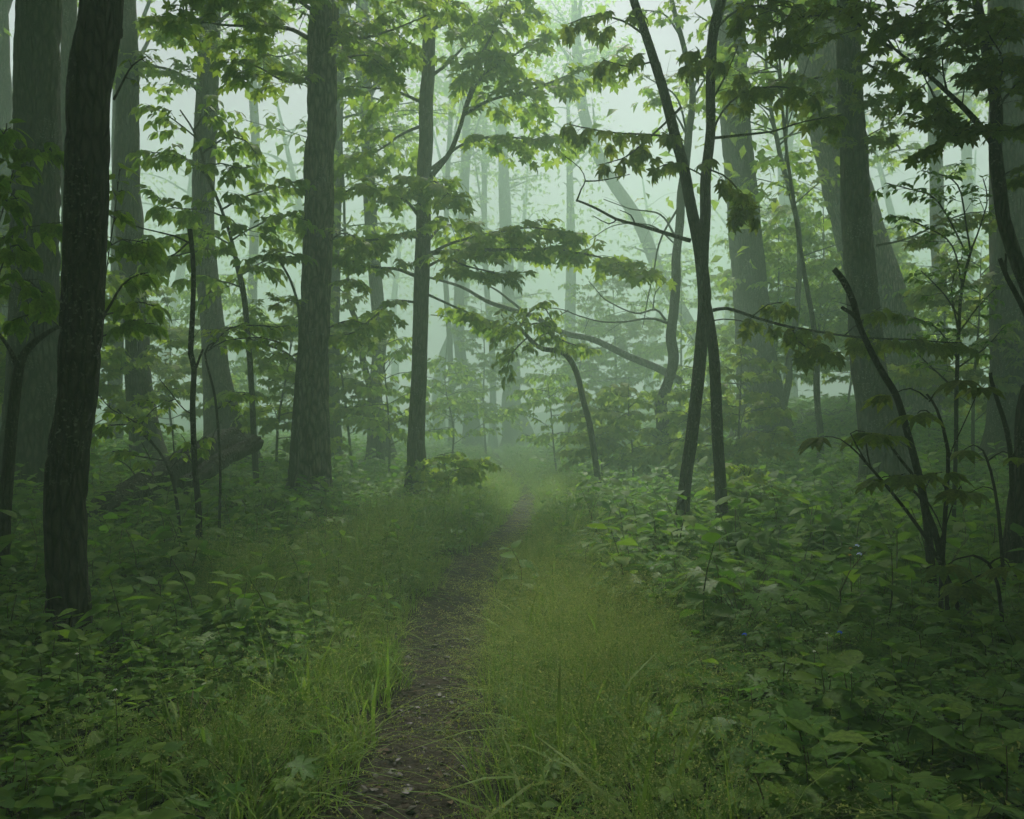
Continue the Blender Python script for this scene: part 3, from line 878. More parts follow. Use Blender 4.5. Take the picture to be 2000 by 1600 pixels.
t = Tree('leafy_sapling', 'thin curved sapling carrying drooping pale green leaves left of the grey maple', 'sapling', M_BARK_S, 'ovate', M_BEECH, leaf=0.14)
t.trunk([(500, 945, 12.40), (496, 850, 11.90), (492, 760, 11.40), (488, 690, 11.40), (480, 610, 11.40), (466, 540, 11.40), (452, 470, 7), (432, 410, 6), (408, 350, 5.5), (394, 300, 5), (378, 255, 4), (352, 215, 3)], 13.0, 0, 10, flare=1.3)
for pts in ([(408, 350, 13.00), (380, 320, 12.80), (330, 300, 12.60), (280, 300, 12.40)], [(394, 300, 13.00), (440, 270, 12.80), (480, 275, 12.60), (500, 300, 12.50)], [(385, 270, 13.00), (340, 235, 12.80), (290, 205, 12.60)],
            [(402, 330, 13.00), (430, 320, 12.80), (470, 330, 12.60)], [(432, 410, 13.00), (480, 385, 12.70), (540, 365, 12.50), (590, 350, 12.40)], [(440, 425, 13.00), (400, 410, 12.60), (340, 405, 12.40), (310, 385, 12.30)],
            [(452, 470, 13.00), (500, 440, 12.60), (550, 420, 12.40), (600, 430, 12.30)], [(460, 500, 13.00), (410, 490, 12.60), (340, 500, 12.30), (290, 520, 12.20)], [(466, 540, 13.00), (520, 510, 12.60), (570, 500, 12.40)],
            [(455, 480, 13.00), (400, 455, 13.20), (350, 460, 13.40), (300, 470, 13.40)], [(470, 560, 13.00), (430, 550, 13.30), (380, 540, 13.60)], [(378, 255, 13.00), (400, 225, 12.90), (430, 215, 12.80)]):
    t.limb(pts, 4, start=0.15, tl=0.55, sp=0.11, every=0.10, size=0.165, droop=0.65)
t.done(300)

t = Tree('leafy_sapling', 'mossy leaning sapling with large drooping leaves beside the broad left trunk', 'sapling', M_BARK_S, 'ovate', M_BEECH, leaf=0.2)
t.trunk([(5, 1010, 24), (14, 900, 22), (24, 780, 20), (34, 715, 18), (52, 682, 14), (85, 655, 10), (116, 638, 7)], 6.8, 0, 14, flare=1.2)
for pts, w in (([(34, 715, 6.8), (18, 680, 6.7), (-10, 640, 6.6), (-60, 560, 6.5)], 12), ([(116, 638, 6.8), (90, 620, 6.6), (50, 615, 6.4), (20, 625, 6.3)], 4), ([(70, 665, 6.8), (60, 600, 6.7), (40, 560, 6.5), (90, 575, 6.4)], 4),
               ([(-40, 590, 6.55), (10, 545, 6.4), (60, 550, 6.3), (85, 580, 6.2)], 4), ([(-40, 590, 6.5), (-5, 470, 6.4), (30, 460, 6.3)], 5), ([(-5, 470, 6.4), (60, 440, 6.3), (120, 435, 6.25)], 3), ([(-30, 540, 6.5), (10, 400, 6.5), (40, 310, 6.4), (110, 290, 6.3)], 4),
               ([(-5, 470, 6.4), (0, 400, 6.3), (35, 385, 6.2)], 3), ([(-30, 560, 6.5), (-10, 270, 6.3), (5, 260, 6.2), (10, 240, 6.2)], 5), ([(-20, 590, 6.5), (20, 480, 6.3), (45, 490, 6.2)], 3)):
    t.limb(pts, w, start=0.45, tl=0.16, sp=0.09, every=0.08, size=0.15, droop=0.9, sub=1)
t.done(220)
t = Tree('leafy_sapling', 'big-leaved sapling branch hanging just right of the near black trunk', 'sapling', M_BARK_S, 'ovate', M_BEECH, leaf=0.2)
t.trunk([(160, 1060, 10), (165, 900, 9), (172, 740, 8), (186, 660, 7), (205, 615, 5)], 6.6, 0, 10, flare=1.2)
for pts, w in (([(186, 660, 6.6), (220, 650, 6.5), (250, 632, 6.4), (300, 630, 6.3)], 4), ([(205, 615, 6.6), (235, 605, 6.5), (265, 590, 6.4), (300, 600, 6.3)], 4), ([(200, 620, 6.6), (240, 560, 6.8), (270, 540, 6.9), (290, 535, 7)], 6),
               ([(190, 640, 6.6), (215, 480, 6.5), (235, 330, 6.4)], 3), ([(215, 480, 6.5), (240, 470, 6.4), (290, 480, 6.3)], 3)):
    t.limb(pts, w, start=0.4, tl=0.14, sp=0.08, every=0.08, size=0.15, droop=0.95, sub=1)
t.done(120)

t = Tree('leafy_bush', 'low leafy bush with twiggy branches right behind the near black trunk', 'bush', M_TWIG, 'ovate', M_BEECH, leaf=0.12)
t.trunk([(345, 985, 7), (335, 930, 6), (310, 880, 5), (270, 840, 4), (230, 800, 3)], 8.6, 0, 8, flare=1.2)
for pts in ([(310, 880, 8.6), (270, 830, 8.4), (215, 800, 8.2), (190, 770, 8.1)], [(270, 840, 8.6), (300, 800, 8.5), (340, 780, 8.4)], [(320, 900, 8.6), (270, 890, 8.4), (220, 880, 8.2)], [(260, 830, 8.6), (220, 830, 8.4), (190, 850, 8.3)],
            [(330, 920, 8.6), (360, 880, 8.5), (400, 850, 8.4)]):
    t.limb(pts, 3, start=0.2, tl=0.25, sp=0.09, every=0.07, size=0.095, droop=0.6)
t.done(160)

t = Tree('leafy_shoot', 'sparse sprig with pale leaves growing at the fork of the dead sapling', 'sapling', M_TWIG, 'ovate', M_BEECH, leaf=0.12)
t.trunk([(428, 1010, 6), (430, 900, 5), (420, 780, 5), (400, 690, 4), (420, 668, 3)], 8.4, 0, 8, flare=1.2)
for pts in ([(400, 690, 8.4), (440, 665, 8.3), (500, 660, 8.2), (550, 670, 8.1)], [(410, 680, 8.4), (450, 640, 8.3), (500, 635, 8.2), (540, 640, 8.1)], [(422, 800, 8.4), (460, 780, 8.3), (480, 770, 8.2)]):
    t.limb(pts, 3, start=0.15, tl=0.2, sp=0.09, every=0.07, size=0.09, droop=0.5)
t.done(120)

# --- logs -------------------------------------------------------------------------
def log(name, label, a, b, r0, r1, seed, ends=True):
    P = [at(*a), 0.5 * (at(*a) + at(*b)) + np.array([0, 0, 0.05]), at(*b)]
    P, rad = spline(P, 0.08, [r0, (r0 + r1) / 2, r1])
    root = thing(name, label, 'log', (P[0][0], P[0][1], g1(P[0][0], P[0][1])))
    bb = Buf(); bb.add(*tube(P, rad, 48, 0.04, 11, 2.5, seed, 0.17))
    part('trunk', bb.mesh('trunk', M_LOG, root.location), root)
    return root, P
lg, LP = log('fallen_log', 'long thick rotting log sloping up behind the dead sapling', (170, 1020, 9.6), (455, 866, 12.6), 0.20, 0.27, 3)
for k in range(5):
    p = LP[len(LP) * (3 + k) // 9]
    a = RNG.uniform(0, 3)
    Q = spline([p, p + np.array([0.2 * math.cos(a), -0.15, 0.3]), p + np.array([0.45 * math.cos(a), -0.25, 0.42 + 0.1 * k % 0.3])], 0.05)
    b = Buf(); b.add(*tube(Q, np.linspace(0.016, 0.004, len(Q)), 5)); part('branch_stub', b.mesh('branch_stub', M_TWIG, lg.location), lg)
log('fallen_log', 'thinner broken log propped on the thick rotting log', (360, 950, 10.6), (503, 864, 12.2), 0.12, 0.10, 8)

# --- leaning dead limb over the trail ------------------------------------------------
t = Tree('leaning_dead_tree', 'fallen dead trunk leaning low across the trail in the mist', 'dead tree', M_BARK_B)
t.trunk([(1330, 745, 15), (1290, 722, 15), (1232, 698, 14), (1160, 664, 12), (1100, 650, 11), (1040, 618, 9), (960, 592, 8), (900, 560, 6), (830, 540, 4)], (19.0, 18.0), 0, 14, flare=0, lump=0.05)
t.limb([(1040, 622, 18.3), (1000, 590, 18.2), (950, 555, 18.1), (920, 540, 18)], 7, False)
t.limb([(960, 635, 18.0), (900, 625, 17.8), (840, 615, 17.6)], 5, False)
t.done()

t = Tree('arched_sapling', 'crooked sapling arching over the trail with one dense leaf clump', 'sapling', M_BARK_B, 'ovate', M_MAPLE, leaf=0.15)
t.trunk([(1152, 828, 12), (1140, 780, 11), (1128, 730, 11), (1112, 700, 11), (1094, 686, 11), (1062, 682, 9), (1040, 668, 8), (1015, 640, 7)], 14.5, 0, 10, flare=1.2)
for pts in ([(1015, 640, 14.5), (1035, 610, 14.4), (1060, 600, 14.3), (1080, 625, 14.2)], [(1020, 645, 14.5), (990, 630, 14.3), (980, 615, 14.2)], [(1040, 668, 14.5), (1070, 650, 14.3), (1100, 665, 14.2), (1150, 680, 14.1)], [(1030, 660, 14.5), (1000, 690, 14.3), (990, 725, 14.2)],
            [(1015, 640, 14.5), (985, 650, 14.6), (970, 640, 14.7)], [(1025, 640, 14.4), (1050, 630, 14.0), (1075, 640, 13.9)]):
    t.limb(pts, 4, start=0.1, tl=0.4, sp=0.09, every=0.09, size=0.13, droop=0.7)
t.done(120)

# --- right of the trail: the twin stems -----------------------------------------------
t = Tree('twin_stemmed_tree', 'slim twin-stemmed tree whose two stems cross, hung with olive leaves', 'tree', M_BARK_S, 'palmate', M_OLIVE, leaf=0.18)
D7 = 9.6
t.trunk([(1333, 985, 25), (1338, 930, 24), (1350, 850, 24), (1362, 750, 24), (1371, 660, 24), (1377, 580, 25), (1370, 510, 24), (1358, 450, 22), (1345, 390, 21), (1326, 290, 21), (1298, 180, 19), (1262, 70, 17), (1238, 0, 16)], D7, 9.2, 28, 0.003, 0.05, flare=1.15, rfreq=40, zfreq=9, name='stem')
t.trunk([(1410, 1000, 24), (1406, 930, 23), (1398, 800, 22), (1392, 700, 21), (1382, 620, 20), (1373, 560, 20), (1374, 500, 21), (1379, 420, 21), (1380, 340, 20), (1388, 250, 19), (1391, 150, 19), (1396, 70, 20), (1410, 0, 20)], D7 + 0.12, 9.5, 28, 0.003, 0.05, flare=1.15, rfreq=40, zfreq=9, name='stem')
for pts, w, kw in (
 ([(1393, 606, 9.6), (1420, 603, 9.5), (1470, 618, 9.3), (1545, 638, 9.1), (1650, 655, 8.9), (1760, 664, 8.7), (1880, 670, 8.5)], 8, dict(start=0.12, sp=0.14)),
 ([(1395, 626, 9.6), (1430, 624, 9.6), (1480, 632, 9.5)], 3, dict(spray=False)),
 ([(1545, 638, 9.1), (1560, 668, 9.0), (1590, 685, 8.9), (1620, 690, 8.8)], 4, dict(start=0.2, sp=0.10)),
 ([(1650, 655, 8.9), (1680, 630, 8.8), (1720, 600, 8.7)], 3, dict(start=0.3, sp=0.14)),
 ([(1470, 618, 9.3), (1500, 595, 9.2), (1530, 590, 9.1)], 3, dict(start=0.3, sp=0.12)),
 ([(1392, 270, 9.6), (1440, 264, 9.5), (1510, 255, 9.4), (1570, 240, 9.3), (1640, 225, 9.2)], 6, dict(start=0.75, sp=0.13)),
 ([(1322, 268, 9.6), (1250, 262, 9.5), (1180, 256, 9.4), (1110, 240, 9.3)], 5, dict(start=0.15, sp=0.13)),
 ([(1330, 210, 9.6), (1290, 250, 9.5), (1230, 300, 9.4), (1180, 320, 9.3)], 6, dict(start=0.3, sp=0.14)),
 ([(1385, 275, 9.6), (1410, 220, 9.5), (1450, 185, 9.4), (1520, 170, 9.3), (1590, 190, 9.2)], 5, dict(start=0.3, sp=0.14)),
 ([(1380, 330, 9.6), (1410, 340, 9.4), (1440, 370, 9.3), (1450, 410, 9.2)], 4, dict(start=0.2, sp=0.09)),
 ([(1388, 200, 9.6), (1420, 140, 9.4), (1440, 90, 9.3)], 5, dict(start=0.2, sp=0.14)),
 ([(1395, 60, 9.6), (1440, 20, 9.4), (1500, 10, 9.2), (1560, 20, 9)], 6, dict(start=0.2, sp=0.14)),
 ([(1380, 350, 9.6), (1350, 330, 9.4), (1310, 320, 9.2), (1280, 330, 9.1)], 4, dict(start=0.3, sp=0.12)),
 ([(1395, 90, 9.6), (1370, 120, 9.3), (1340, 105, 9.1)], 4, dict(start=0.3, sp=0.13)),
 ([(1262, 70, 9.6), (1215, 40, 9.5), (1160, 30, 9.4), (1110, 45, 9.3)], 5, dict(start=0.2, sp=0.13)),
 ([(1280, 120, 9.6), (1230, 130, 9.5), (1180, 120, 9.4)], 4, dict(start=0.3, sp=0.13)),
):
    t.limb(pts, w, tl=0.3, every=0.13, size=0.135, droop=0.9, sub=1, **kw) if 'spray' not in kw else t.limb(pts, w, **kw)
# a dead leafless bough on the left stem
Q = t.limb([(1348, 470, 9.6), (1300, 456, 9.5), (1240, 438, 9.4), (1205, 428, 9.35), (1160, 405, 9.3), (1126, 394, 9.25)], 9, False, 4)
for pts in ([(1126, 394, 9.25), (1135, 370, 9.2), (1144, 352, 9.2), (1135, 330, 9.2), (1105, 305, 9.1)], [(1144, 354, 9.2), (1180, 350, 9.1), (1230, 340, 9.0)], [(1205, 428, 9.35), (1190, 437, 9.3), (1160, 420, 9.3)], [(1240, 438, 9.4), (1232, 420, 9.3), (1210, 410, 9.3)]):
    t.limb(pts, 3.5, False, 1.5)
t.canopy(8000, 2.9, 1.2, np.array([3.9, 9.4, 9.9]), size=0.31, full=True, clumps=50, sig=0.6).done(300)  # unseen crown shifted right of the trail to block sun on the near herbs

t = Tree('crooked_tree', 'crooked mottled trunk with an S-bend and bare drooping boughs by the trail', 'tree', M_BARK_S)
t.trunk([(1297, 880, 24), (1294, 820, 26), (1288, 790, 24), (1304, 745, 21), (1316, 700, 22), (1311, 655, 20), (1316, 600, 18), (1322, 500, 18), (1330, 400, 17), (1342, 280, 15), (1352, 180, 13), (1340, 110, 11), (1322, 40, 9)], 16.5, 15.5, 22, 0.005, 0.08, flare=1.2, lump=0.10)
for pts, w in (([(1306, 632, 16.5), (1270, 622, 16.3), (1200, 630, 16), (1150, 624, 15.8), (1100, 604, 15.6), (1060, 602, 15.5)], 6), ([(1300, 625, 16.4), (1280, 605, 16.2), (1240, 612, 16), (1190, 590, 15.8), (1150, 550, 15.6)], 5), ([(1275, 605, 16.2), (1280, 570, 16.2), (1300, 550, 16.2)], 3),
               ([(1318, 460, 16.5), (1290, 420, 16.5), (1240, 410, 16.4), (1180, 390, 16.2)], 5), ([(1328, 400, 16.5), (1290, 470, 16.2), (1270, 560, 16), (1255, 640, 15.9)], 5), ([(1322, 480, 16.5), (1270, 440, 16.7), (1200, 440, 16.9), (1150, 470, 17)], 4),
               ([(1110, 606, 15.6), (1090, 618, 15.6), (1075, 640, 15.6)], 3), ([(1344, 270, 16.5), (1310, 200, 16.4), (1290, 120, 16.4)], 5), ([(1352, 180, 16.5), (1380, 100, 16.4), (1400, 40, 16.3)], 5)):
    t.limb(pts, w, False, 1.5)
    # bare twiglets
    Q = spline([at(*p) for p in pts], 0.2)
    for q in Q[2::3]:
        h = unit(np.array([RNG.normal(-0.5, 0.6), RNG.normal(0, 0.5), RNG.normal(0.1, 0.6)]))
        t.twig(q, h, RNG.uniform(0.3, 0.9), 0.006, 0.15)
for pts in ([(1344, 270, 16.5), (1320, 190, 16.3), (1260, 150, 16.1)], [(1350, 200, 16.5), (1380, 150, 16.4), (1420, 120, 16.3)], [(1335, 80, 16.5), (1300, 30, 16.4), (1260, 20, 16.3)]):
    t.limb(pts, 5, start=0.3, tl=0.7, sp=0.2, every=0.16, size=0.16)
t.canopy(900, 2.3, 1.8).done(80)

# --- big trunks on the right -------------------------------------------------------------
t = Tree('hardwood_tree', 'massive pale misty straight trunk behind the twin-stemmed tree', 'tree', M_BARK_B)
t.trunk([(1487, 790, 76), (1478, 700, 68), (1466, 580, 64), (1452, 420, 60), (1440, 280, 56), (1430, 120, 54), (1424, 0, 52)], 21, 17, 64, 0.03, rfreq=8, zfreq=1.6)
t.canopy(1400, 3, 2.2).done()
t = Tree('hardwood_tree', 'massive leaning misty trunk standing behind the dark upright trunk', 'tree', M_BARK_G)
t.trunk([(1772, 780, 96), (1752, 700, 92), (1722, 600, 90), (1682, 470, 88), (1648, 340, 86), (1618, 200, 84), (1596, 90, 84), (1578, 0, 84)], 20, 16.6, 72, 0.03, rfreq=8, zfreq=1.6)
t.canopy(2200, 3.2, 2.2).done()
t = Tree('hardwood_tree', 'upright dark furrowed trunk in front of the massive leaning trunk', 'tree', M_BARK_B, 'maple', M_OLIVE)
t.trunk([(1735, 910, 78), (1722, 860, 68), (1706, 770, 62), (1692, 660, 58), (1684, 560, 56), (1674, 440, 54), (1666, 300, 50), (1660, 150, 46), (1658, 0, 44)], 13.6, 16, 80, 0.026, 0.06, rfreq=12, zfreq=2.6)
for pts, w in (([(1655, 130, 13.6), (1610, 150, 13.2), (1560, 155, 12.8), (1515, 158, 12.6)], 6), ([(1670, 110, 13.6), (1720, 140, 13), (1760, 150, 12.6)], 6), ([(1668, 240, 13.5), (1700, 200, 13), (1740, 190, 12.6)], 5), ([(1660, 250, 13.5), (1640, 200, 13), (1600, 180, 12.7)], 5), ([(1672, 300, 13.5), (1690, 270, 13.1), (1720, 250, 12.9)], 4),
               ([(1655, 60, 13.6), (1620, 40, 13), (1570, 30, 12.6)], 6), ([(1712, 480, 13.5), (1760, 470, 13.2), (1820, 445, 13), (1880, 420, 12.8), (1930, 415, 12.6)], 5)):
    t.limb(pts, w, start=0.2, tl=0.55, sp=0.12, every=0.11, size=0.13, droop=0.6)
t.canopy(7500, 4.0, 1.8, np.array([6.0, 12.4, 12.2]), size=0.30, full=True, clumps=50, sig=0.7).done(250)  # unseen crown made broad and dense to cut the sun on the right

t = Tree('dark_forked_tree', 'thin dark forked tree with dense shadowy foliage near the old black stump', 'tree', M_BARK_D, 'maple', M_OLIVE, leaf=0.14)
t.trunk([(2075, 900, 26), (2050, 720, 26), (2015, 590, 25), (1985, 505, 25), (1962, 430, 25), (1950, 350, 25), (1944, 290, 24), (1944, 210, 22), (1930, 120, 20), (1915, 40, 18), (1908, 0, 17)], 7.0, 9, 18, 0.004, 0.06, flare=1.2)
t.limb([(1944, 285, 7.0), (1900, 230, 7.0), (1850, 178, 7.0), (1790, 130, 7.0), (1745, 95, 7.0), (1710, 40, 7.0), (1690, -20, 7.0)], 16, start=0.25, tl=0.45, sp=0.12, every=0.10, size=0.115)
for pts, w in (([(1745, 95, 7.0), (1690, 60, 6.9), (1640, 15, 6.8), (1600, 28, 6.7), (1540, 30, 6.7), (1490, 15, 6.6), (1440, 5, 6.6)], 6), ([(1940, 220, 7), (1990, 160, 6.8), (2040, 120, 6.6)], 7), ([(1935, 140, 7), (1880, 80, 6.8), (1830, 40, 6.6)], 7), ([(1945, 270, 7), (1990, 250, 6.8), (2050, 250, 6.6)], 6),
               ([(1910, 20, 7), (1860, 0, 6.8), (1800, 20, 6.6), (1760, 40, 6.5)], 6), ([(1900, 230, 7), (1880, 260, 6.8), (1850, 270, 6.6)], 4), ([(1850, 178, 7), (1840, 120, 6.8), (1860, 70, 6.6)], 4), ([(1920, 90, 7), (1970, 50, 6.8), (2020, 40, 6.6)], 6), ([(1950, 350, 7), (1985, 330, 6.9), (2030, 340, 6.8)], 4),
               ([(1940, 200, 7), (1960, 120, 6.4), (1930, 60, 6.1)], 5), ([(1800, 138, 7), (1830, 200, 6.9), (1850, 230, 6.8)], 3)):
    t.limb(pts, w, start=0.15, tl=0.4, sp=0.09, every=0.09, size=0.105)
t.canopy(2600, 2.6, 1.4, np.array([4.4, 6.6, 6.9]), size=0.17, full=True).done(300)  # crown kept at full density to darken the near right side

t = Tree('dead_sapling', 'leaning dead black stick with broken tips rising from the dark herbs', 'dead sapling', M_TWIG)
t.trunk([(1826, 1210, 17), (1816, 1090, 16), (1806, 990, 15), (1790, 910, 14), (1774, 850, 14), (1752, 775, 14), (1726, 730, 13), (1705, 690, 12), (1680, 635, 11), (1668, 590, 12), (1648, 548, 12), (1630, 526, 11)], 6.3, 0, 10, 0.002, 0.04, flare=1.1, lump=0.06)
t.limb([(1680, 632, 6.3), (1660, 612, 6.25), (1641, 602, 6.2)], 9, False, 7)
t.limb([(1803, 970, 6.3), (1830, 1010, 6.25), (1850, 1060, 6.2)], 5, False, 2)
for q in t.P[10::14]: t.twig(q, unit(RNG.normal(size=3) * np.array([1, .6, .6]) + np.array([0, 0, .3])), RNG.uniform(.05, .25), 0.004, 0.1)
t.done()
t = Tree('dead_sapling', 'slender dead stick with stubby twigs beside the old black stump', 'dead sapling', M_TWIG)
t.trunk([(1985, 1150, 10), (1978, 1000, 9), (1975, 900, 9), (1966, 840, 9), (1950, 790, 8), (1936, 745, 7), (1934, 728, 6)], 6.6, 0, 8, flare=1.1)
t.limb([(1975, 900, 6.6), (1995, 860, 6.5), (2010, 800, 6.5)], 5, False, 3)
t.done()
t = Tree('dead_sapling', 'short broken twig with snapped tip hanging by the dark forked tree', 'dead sapling', M_TWIG)
t.trunk([(2060, 1100, 14), (2045, 800, 12), (2020, 660, 11), (1990, 585, 10), (1968, 545, 9), (1952, 505, 8)], 6.0, 0, 8, flare=1.1, lump=0.06)
t.limb([(1968, 545, 6), (1962, 515, 6), (1963, 498, 6)], 5, False, 4)
t.done()
t = Tree('old_stump', 'old black broken stump at the dark edge of the wood', 'stump', M_BARK_D)
t.trunk([(2020, 1120, 90), (2018, 1000, 80), (2020, 880, 74), (2022, 800, 66), (2024, 752, 46)], 6.9, 0, 40, 0.012, 0.05, flare=1.2, lump=0.08)
t.done()

t = Tree('hardwood_tree', 'thick shadowy trunk at the far right behind the dark forked tree', 'tree', M_BARK_B)
t.trunk([(1985, 800, 80), (1978, 640, 74), (1972, 450, 70), (1968, 200, 66), (1964, 0, 62)], 14.5, 16, 40, 0.010)
t.canopy(1700, 3, 2.4, full=True).done()  # out-of-view crown left thick for the shade it casts
t = Tree('hardwood_tree', 'pale slim trunk in the mist between the leaning trunk and the thick shadowy one', 'tree', M_BARK_B)
t.trunk([(1838, 760, 32), (1835, 600, 28), (1832, 450, 26), (1826, 250, 24), (1822, 0, 22)], 24, 16, 18)
for pts in ([(1828, 300, 24), (1780, 290, 23.5), (1730, 300, 23)], [(1828, 260, 24), (1770, 240, 23.5), (1720, 230, 23)], [(1826, 200, 24), (1880, 180, 23.6), (1930, 190, 23.2)], [(1832, 330, 24), (1870, 320, 23.6)]):
    t.limb(pts, 6, start=0.1, tl=1.1, sp=0.25, every=0.2, size=0.2)
t.canopy(1000, 2.6, 2.2).done()

# --- shrubs and understory on the right -----------------------------------------------------
t = Tree('leafy_shrub', 'many-stemmed shrub with small pointed leaves in front of the thick shadowy trunk', 'shrub', M_TWIG, 'ovate', M_HERB, leaf=0.1)
t.trunk([(1865, 900, 8), (1868, 760, 8), (1872, 650, 7), (1880, 560, 6), (1900, 480, 5)], 9.2, 0, 8, flare=1.1)
for pts in ([(1872, 650, 9.2), (1860, 560, 9.1), (1880, 500, 9.0)], [(1880, 560, 9.2), (1860, 480, 9.1), (1800, 440, 9), (1740, 420, 8.9)], [(1890, 500, 9.2), (1830, 390, 9), (1780, 370, 8.9), (1730, 360, 8.8)], [(1895, 490, 9.2), (1880, 400, 9), (1860, 350, 8.9), (1800, 335, 8.8)], [(1900, 480, 9.2), (1930, 400, 9), (1920, 350, 8.9)],
            [(1872, 650, 9.2), (1910, 600, 9), (1950, 560, 8.9)], [(1870, 700, 9.2), (1830, 640, 9), (1790, 620, 8.9)], [(1868, 720, 9.2), (1920, 680, 9), (1960, 640, 8.9)], [(1875, 620, 9.2), (1830, 560, 9), (1800, 530, 8.9)], [(1866, 760, 9.2), (1820, 720, 9), (1780, 680, 9)]):
    t.limb(pts, 4, start=0.35, tl=0.3, sp=0.10, every=0.065, size=0.075, droop=0.5)
t.done(250, 7)

BUCK = [
 ('yellow-green drooping seedling in front of the dark upright trunk', [(1850, 1130, 8), (1800, 1040, 7), (1740, 960, 6), (1680, 890, 5)], 5.4, [[(1680, 890), (1640, 860), (1610, 855)], [(1690, 900), (1660, 850), (1690, 845)], [(1700, 910), (1690, 870), (1700, 850)]], 0.17),
 ('drooping broad-leaved seedling leaning over the black stick', [(1840, 1100, 8), (1800, 960, 7), (1760, 900, 6), (1730, 860, 5)], 5.8, [[(1730, 860), (1710, 845), (1680, 850)], [(1740, 875), (1735, 850), (1740, 848)]], 0.15),
 ('tall drooping seedling with folded leaves right of the black stick', [(1840, 1110, 9), (1848, 980, 8), (1852, 880, 7), (1830, 800, 5), (1810, 770, 4)], 5.6, [[(1815, 785), (1840, 755), (1880, 745)], [(1812, 780), (1780, 760), (1750, 770)], [(1840, 830), (1810, 800), (1790, 805)], [(1852, 900), (1870, 850), (1910, 755)], [(1850, 960), (1830, 930), (1800, 925)]], 0.16),
 ('dim low seedling with umbrella leaves under the leaning black stick', [(1850, 1190, 8), (1840, 1080, 7), (1810, 990, 6), (1775, 950, 5)], 5.2, [[(1775, 950), (1740, 930), (1720, 935)], [(1790, 965), (1760, 930), (1770, 925)], [(1835, 1060), (1870, 960), (1880, 955)], [(1800, 980), (1820, 930), (1840, 920)]], 0.15),
 ('shadowed umbrella-leaved seedling near the stump foot', [(1960, 1250, 8), (1950, 1150, 7), (1930, 1100, 6), (1900, 1085, 5)], 4.9, [[(1900, 1085), (1870, 1090), (1850, 1100)], [(1930, 1105), (1950, 1090), (1970, 1110)], [(1935, 1115), (1900, 1130), (1880, 1140)]], 0.15),
 ('dark seedling with three hanging leaf umbrellas beside the stump', [(1960, 1120, 7), (1950, 1000, 6), (1935, 920, 5), (1920, 880, 4)], 6.2, [[(1920, 880), (1900, 870), (1880, 880)], [(1930, 900), (1960, 880), (1985, 890)], [(1945, 960), (1920, 950), (1900, 960)]], 0.15),
]
for lab, ctrl, d, limbs_, sz_ in BUCK:
    t = Tree('palmate_seedling', lab, 'seedling', M_TWIG, 'palmate', M_OLIVE, leaf=sz_)
    t.trunk(ctrl, d, 0, 8, flare=1.1)
    for l in limbs_:
        P = [at(x, y, d - 0.06 * i) for i, (x, y) in enumerate(l)]
        Q = t.branch(P, 0.006, 0.003)
        for k in range(3):
            a = RNG.uniform(0, 6.28)
            t.lv.add(Q[-1], np.array([math.cos(a), math.sin(a), -0.1]), np.array([RNG.normal(0, .2), RNG.normal(0, .2), 1]), sz_ * RNG.uniform(0.8, 1.1))
    t.done(300)

# --- misty trees further back -------------------------------------------------------------------
FAR = [  # label, control points (px, py, width), distance, leafy limbs
 ('pale slim straight trunk between the log trunk and the grey maple', [(492, 860, 20), (490, 600, 18), (488, 300, 17), (486, 0, 16)], 27),
 ('hazy narrow trunk just right of the grey furrowed maple', [(656, 880, 24), (656, 700, 20), (658, 500, 19), (662, 250, 18), (664, 0, 17)], 22),
 ('hazy trunk with flared foot and leafy shoots left of the layered maple', [(742, 870, 44), (737, 780, 28), (733, 650, 27), (728, 450, 25), (720, 200, 23), (715, 0, 22)], 23),
 ('faint leaning thin trunk beside the hazy flared trunk', [(728, 780, 13), (715, 700, 13), (705, 650, 12), (690, 590, 9), (675, 520, 6)], 21),
 ('faint thin trunk left of the trail end', [(882, 830, 12), (880, 700, 11), (878, 500, 10), (876, 200, 9)], 32),
 ('faint ghostly trunk with a paler foot left of the trail end', [(922, 840, 30), (914, 780, 24), (910, 650, 21), (908, 400, 20), (905, 0, 18)], 34),
 ('ghostly thin trunk close by the trail end', [(962, 835, 14), (958, 700, 12), (955, 500, 11), (950, 200, 10)], 40),
 ('ghostly wide-footed trunk standing where the trail disappears', [(1010, 842, 46), (1003, 790, 34), (998, 720, 28), (994, 600, 25), (990, 400, 23), (985, 0, 20)], 36),
 ('big faint leaning trunk behind the crooked bare-boughed tree', [(1415, 790, 36), (1385, 720, 28), (1350, 640, 26), (1285, 530, 25), (1240, 430, 24), (1180, 330, 23), (1150, 220, 21), (1125, 100, 19), (1118, -40, 16)], 31),
 ('thin hazy stem with a bent foot right of the massive pale trunk', [(1530, 790, 14), (1535, 740, 13), (1543, 690, 13), (1552, 600, 11), (1545, 450, 10), (1530, 300, 9)], 20),
 ('slim crooked stem in the mist left of the dark upright trunk', [(1600, 830, 12), (1594, 760, 11), (1590, 700, 11), (1580, 620, 10), (1570, 520, 8), (1560, 420, 7)], 16.5),
 ('faint forked trunk high in the mist behind the leaning trunk', [(1540, 800, 30), (1538, 500, 28), (1540, 330, 28), (1545, 200, 24), (1560, 0, 20)], 38),
 ('dim slim trunk in the mist at the far left edge', [(15, 880, 30), (12, 600, 28), (10, 300, 26), (8, 0, 24)], 19),
 ('pale dim trunk far behind the pale slim trunk on the right', [(1895, 780, 22), (1890, 500, 20), (1885, 200, 18), (1880, 0, 16)], 33),
]
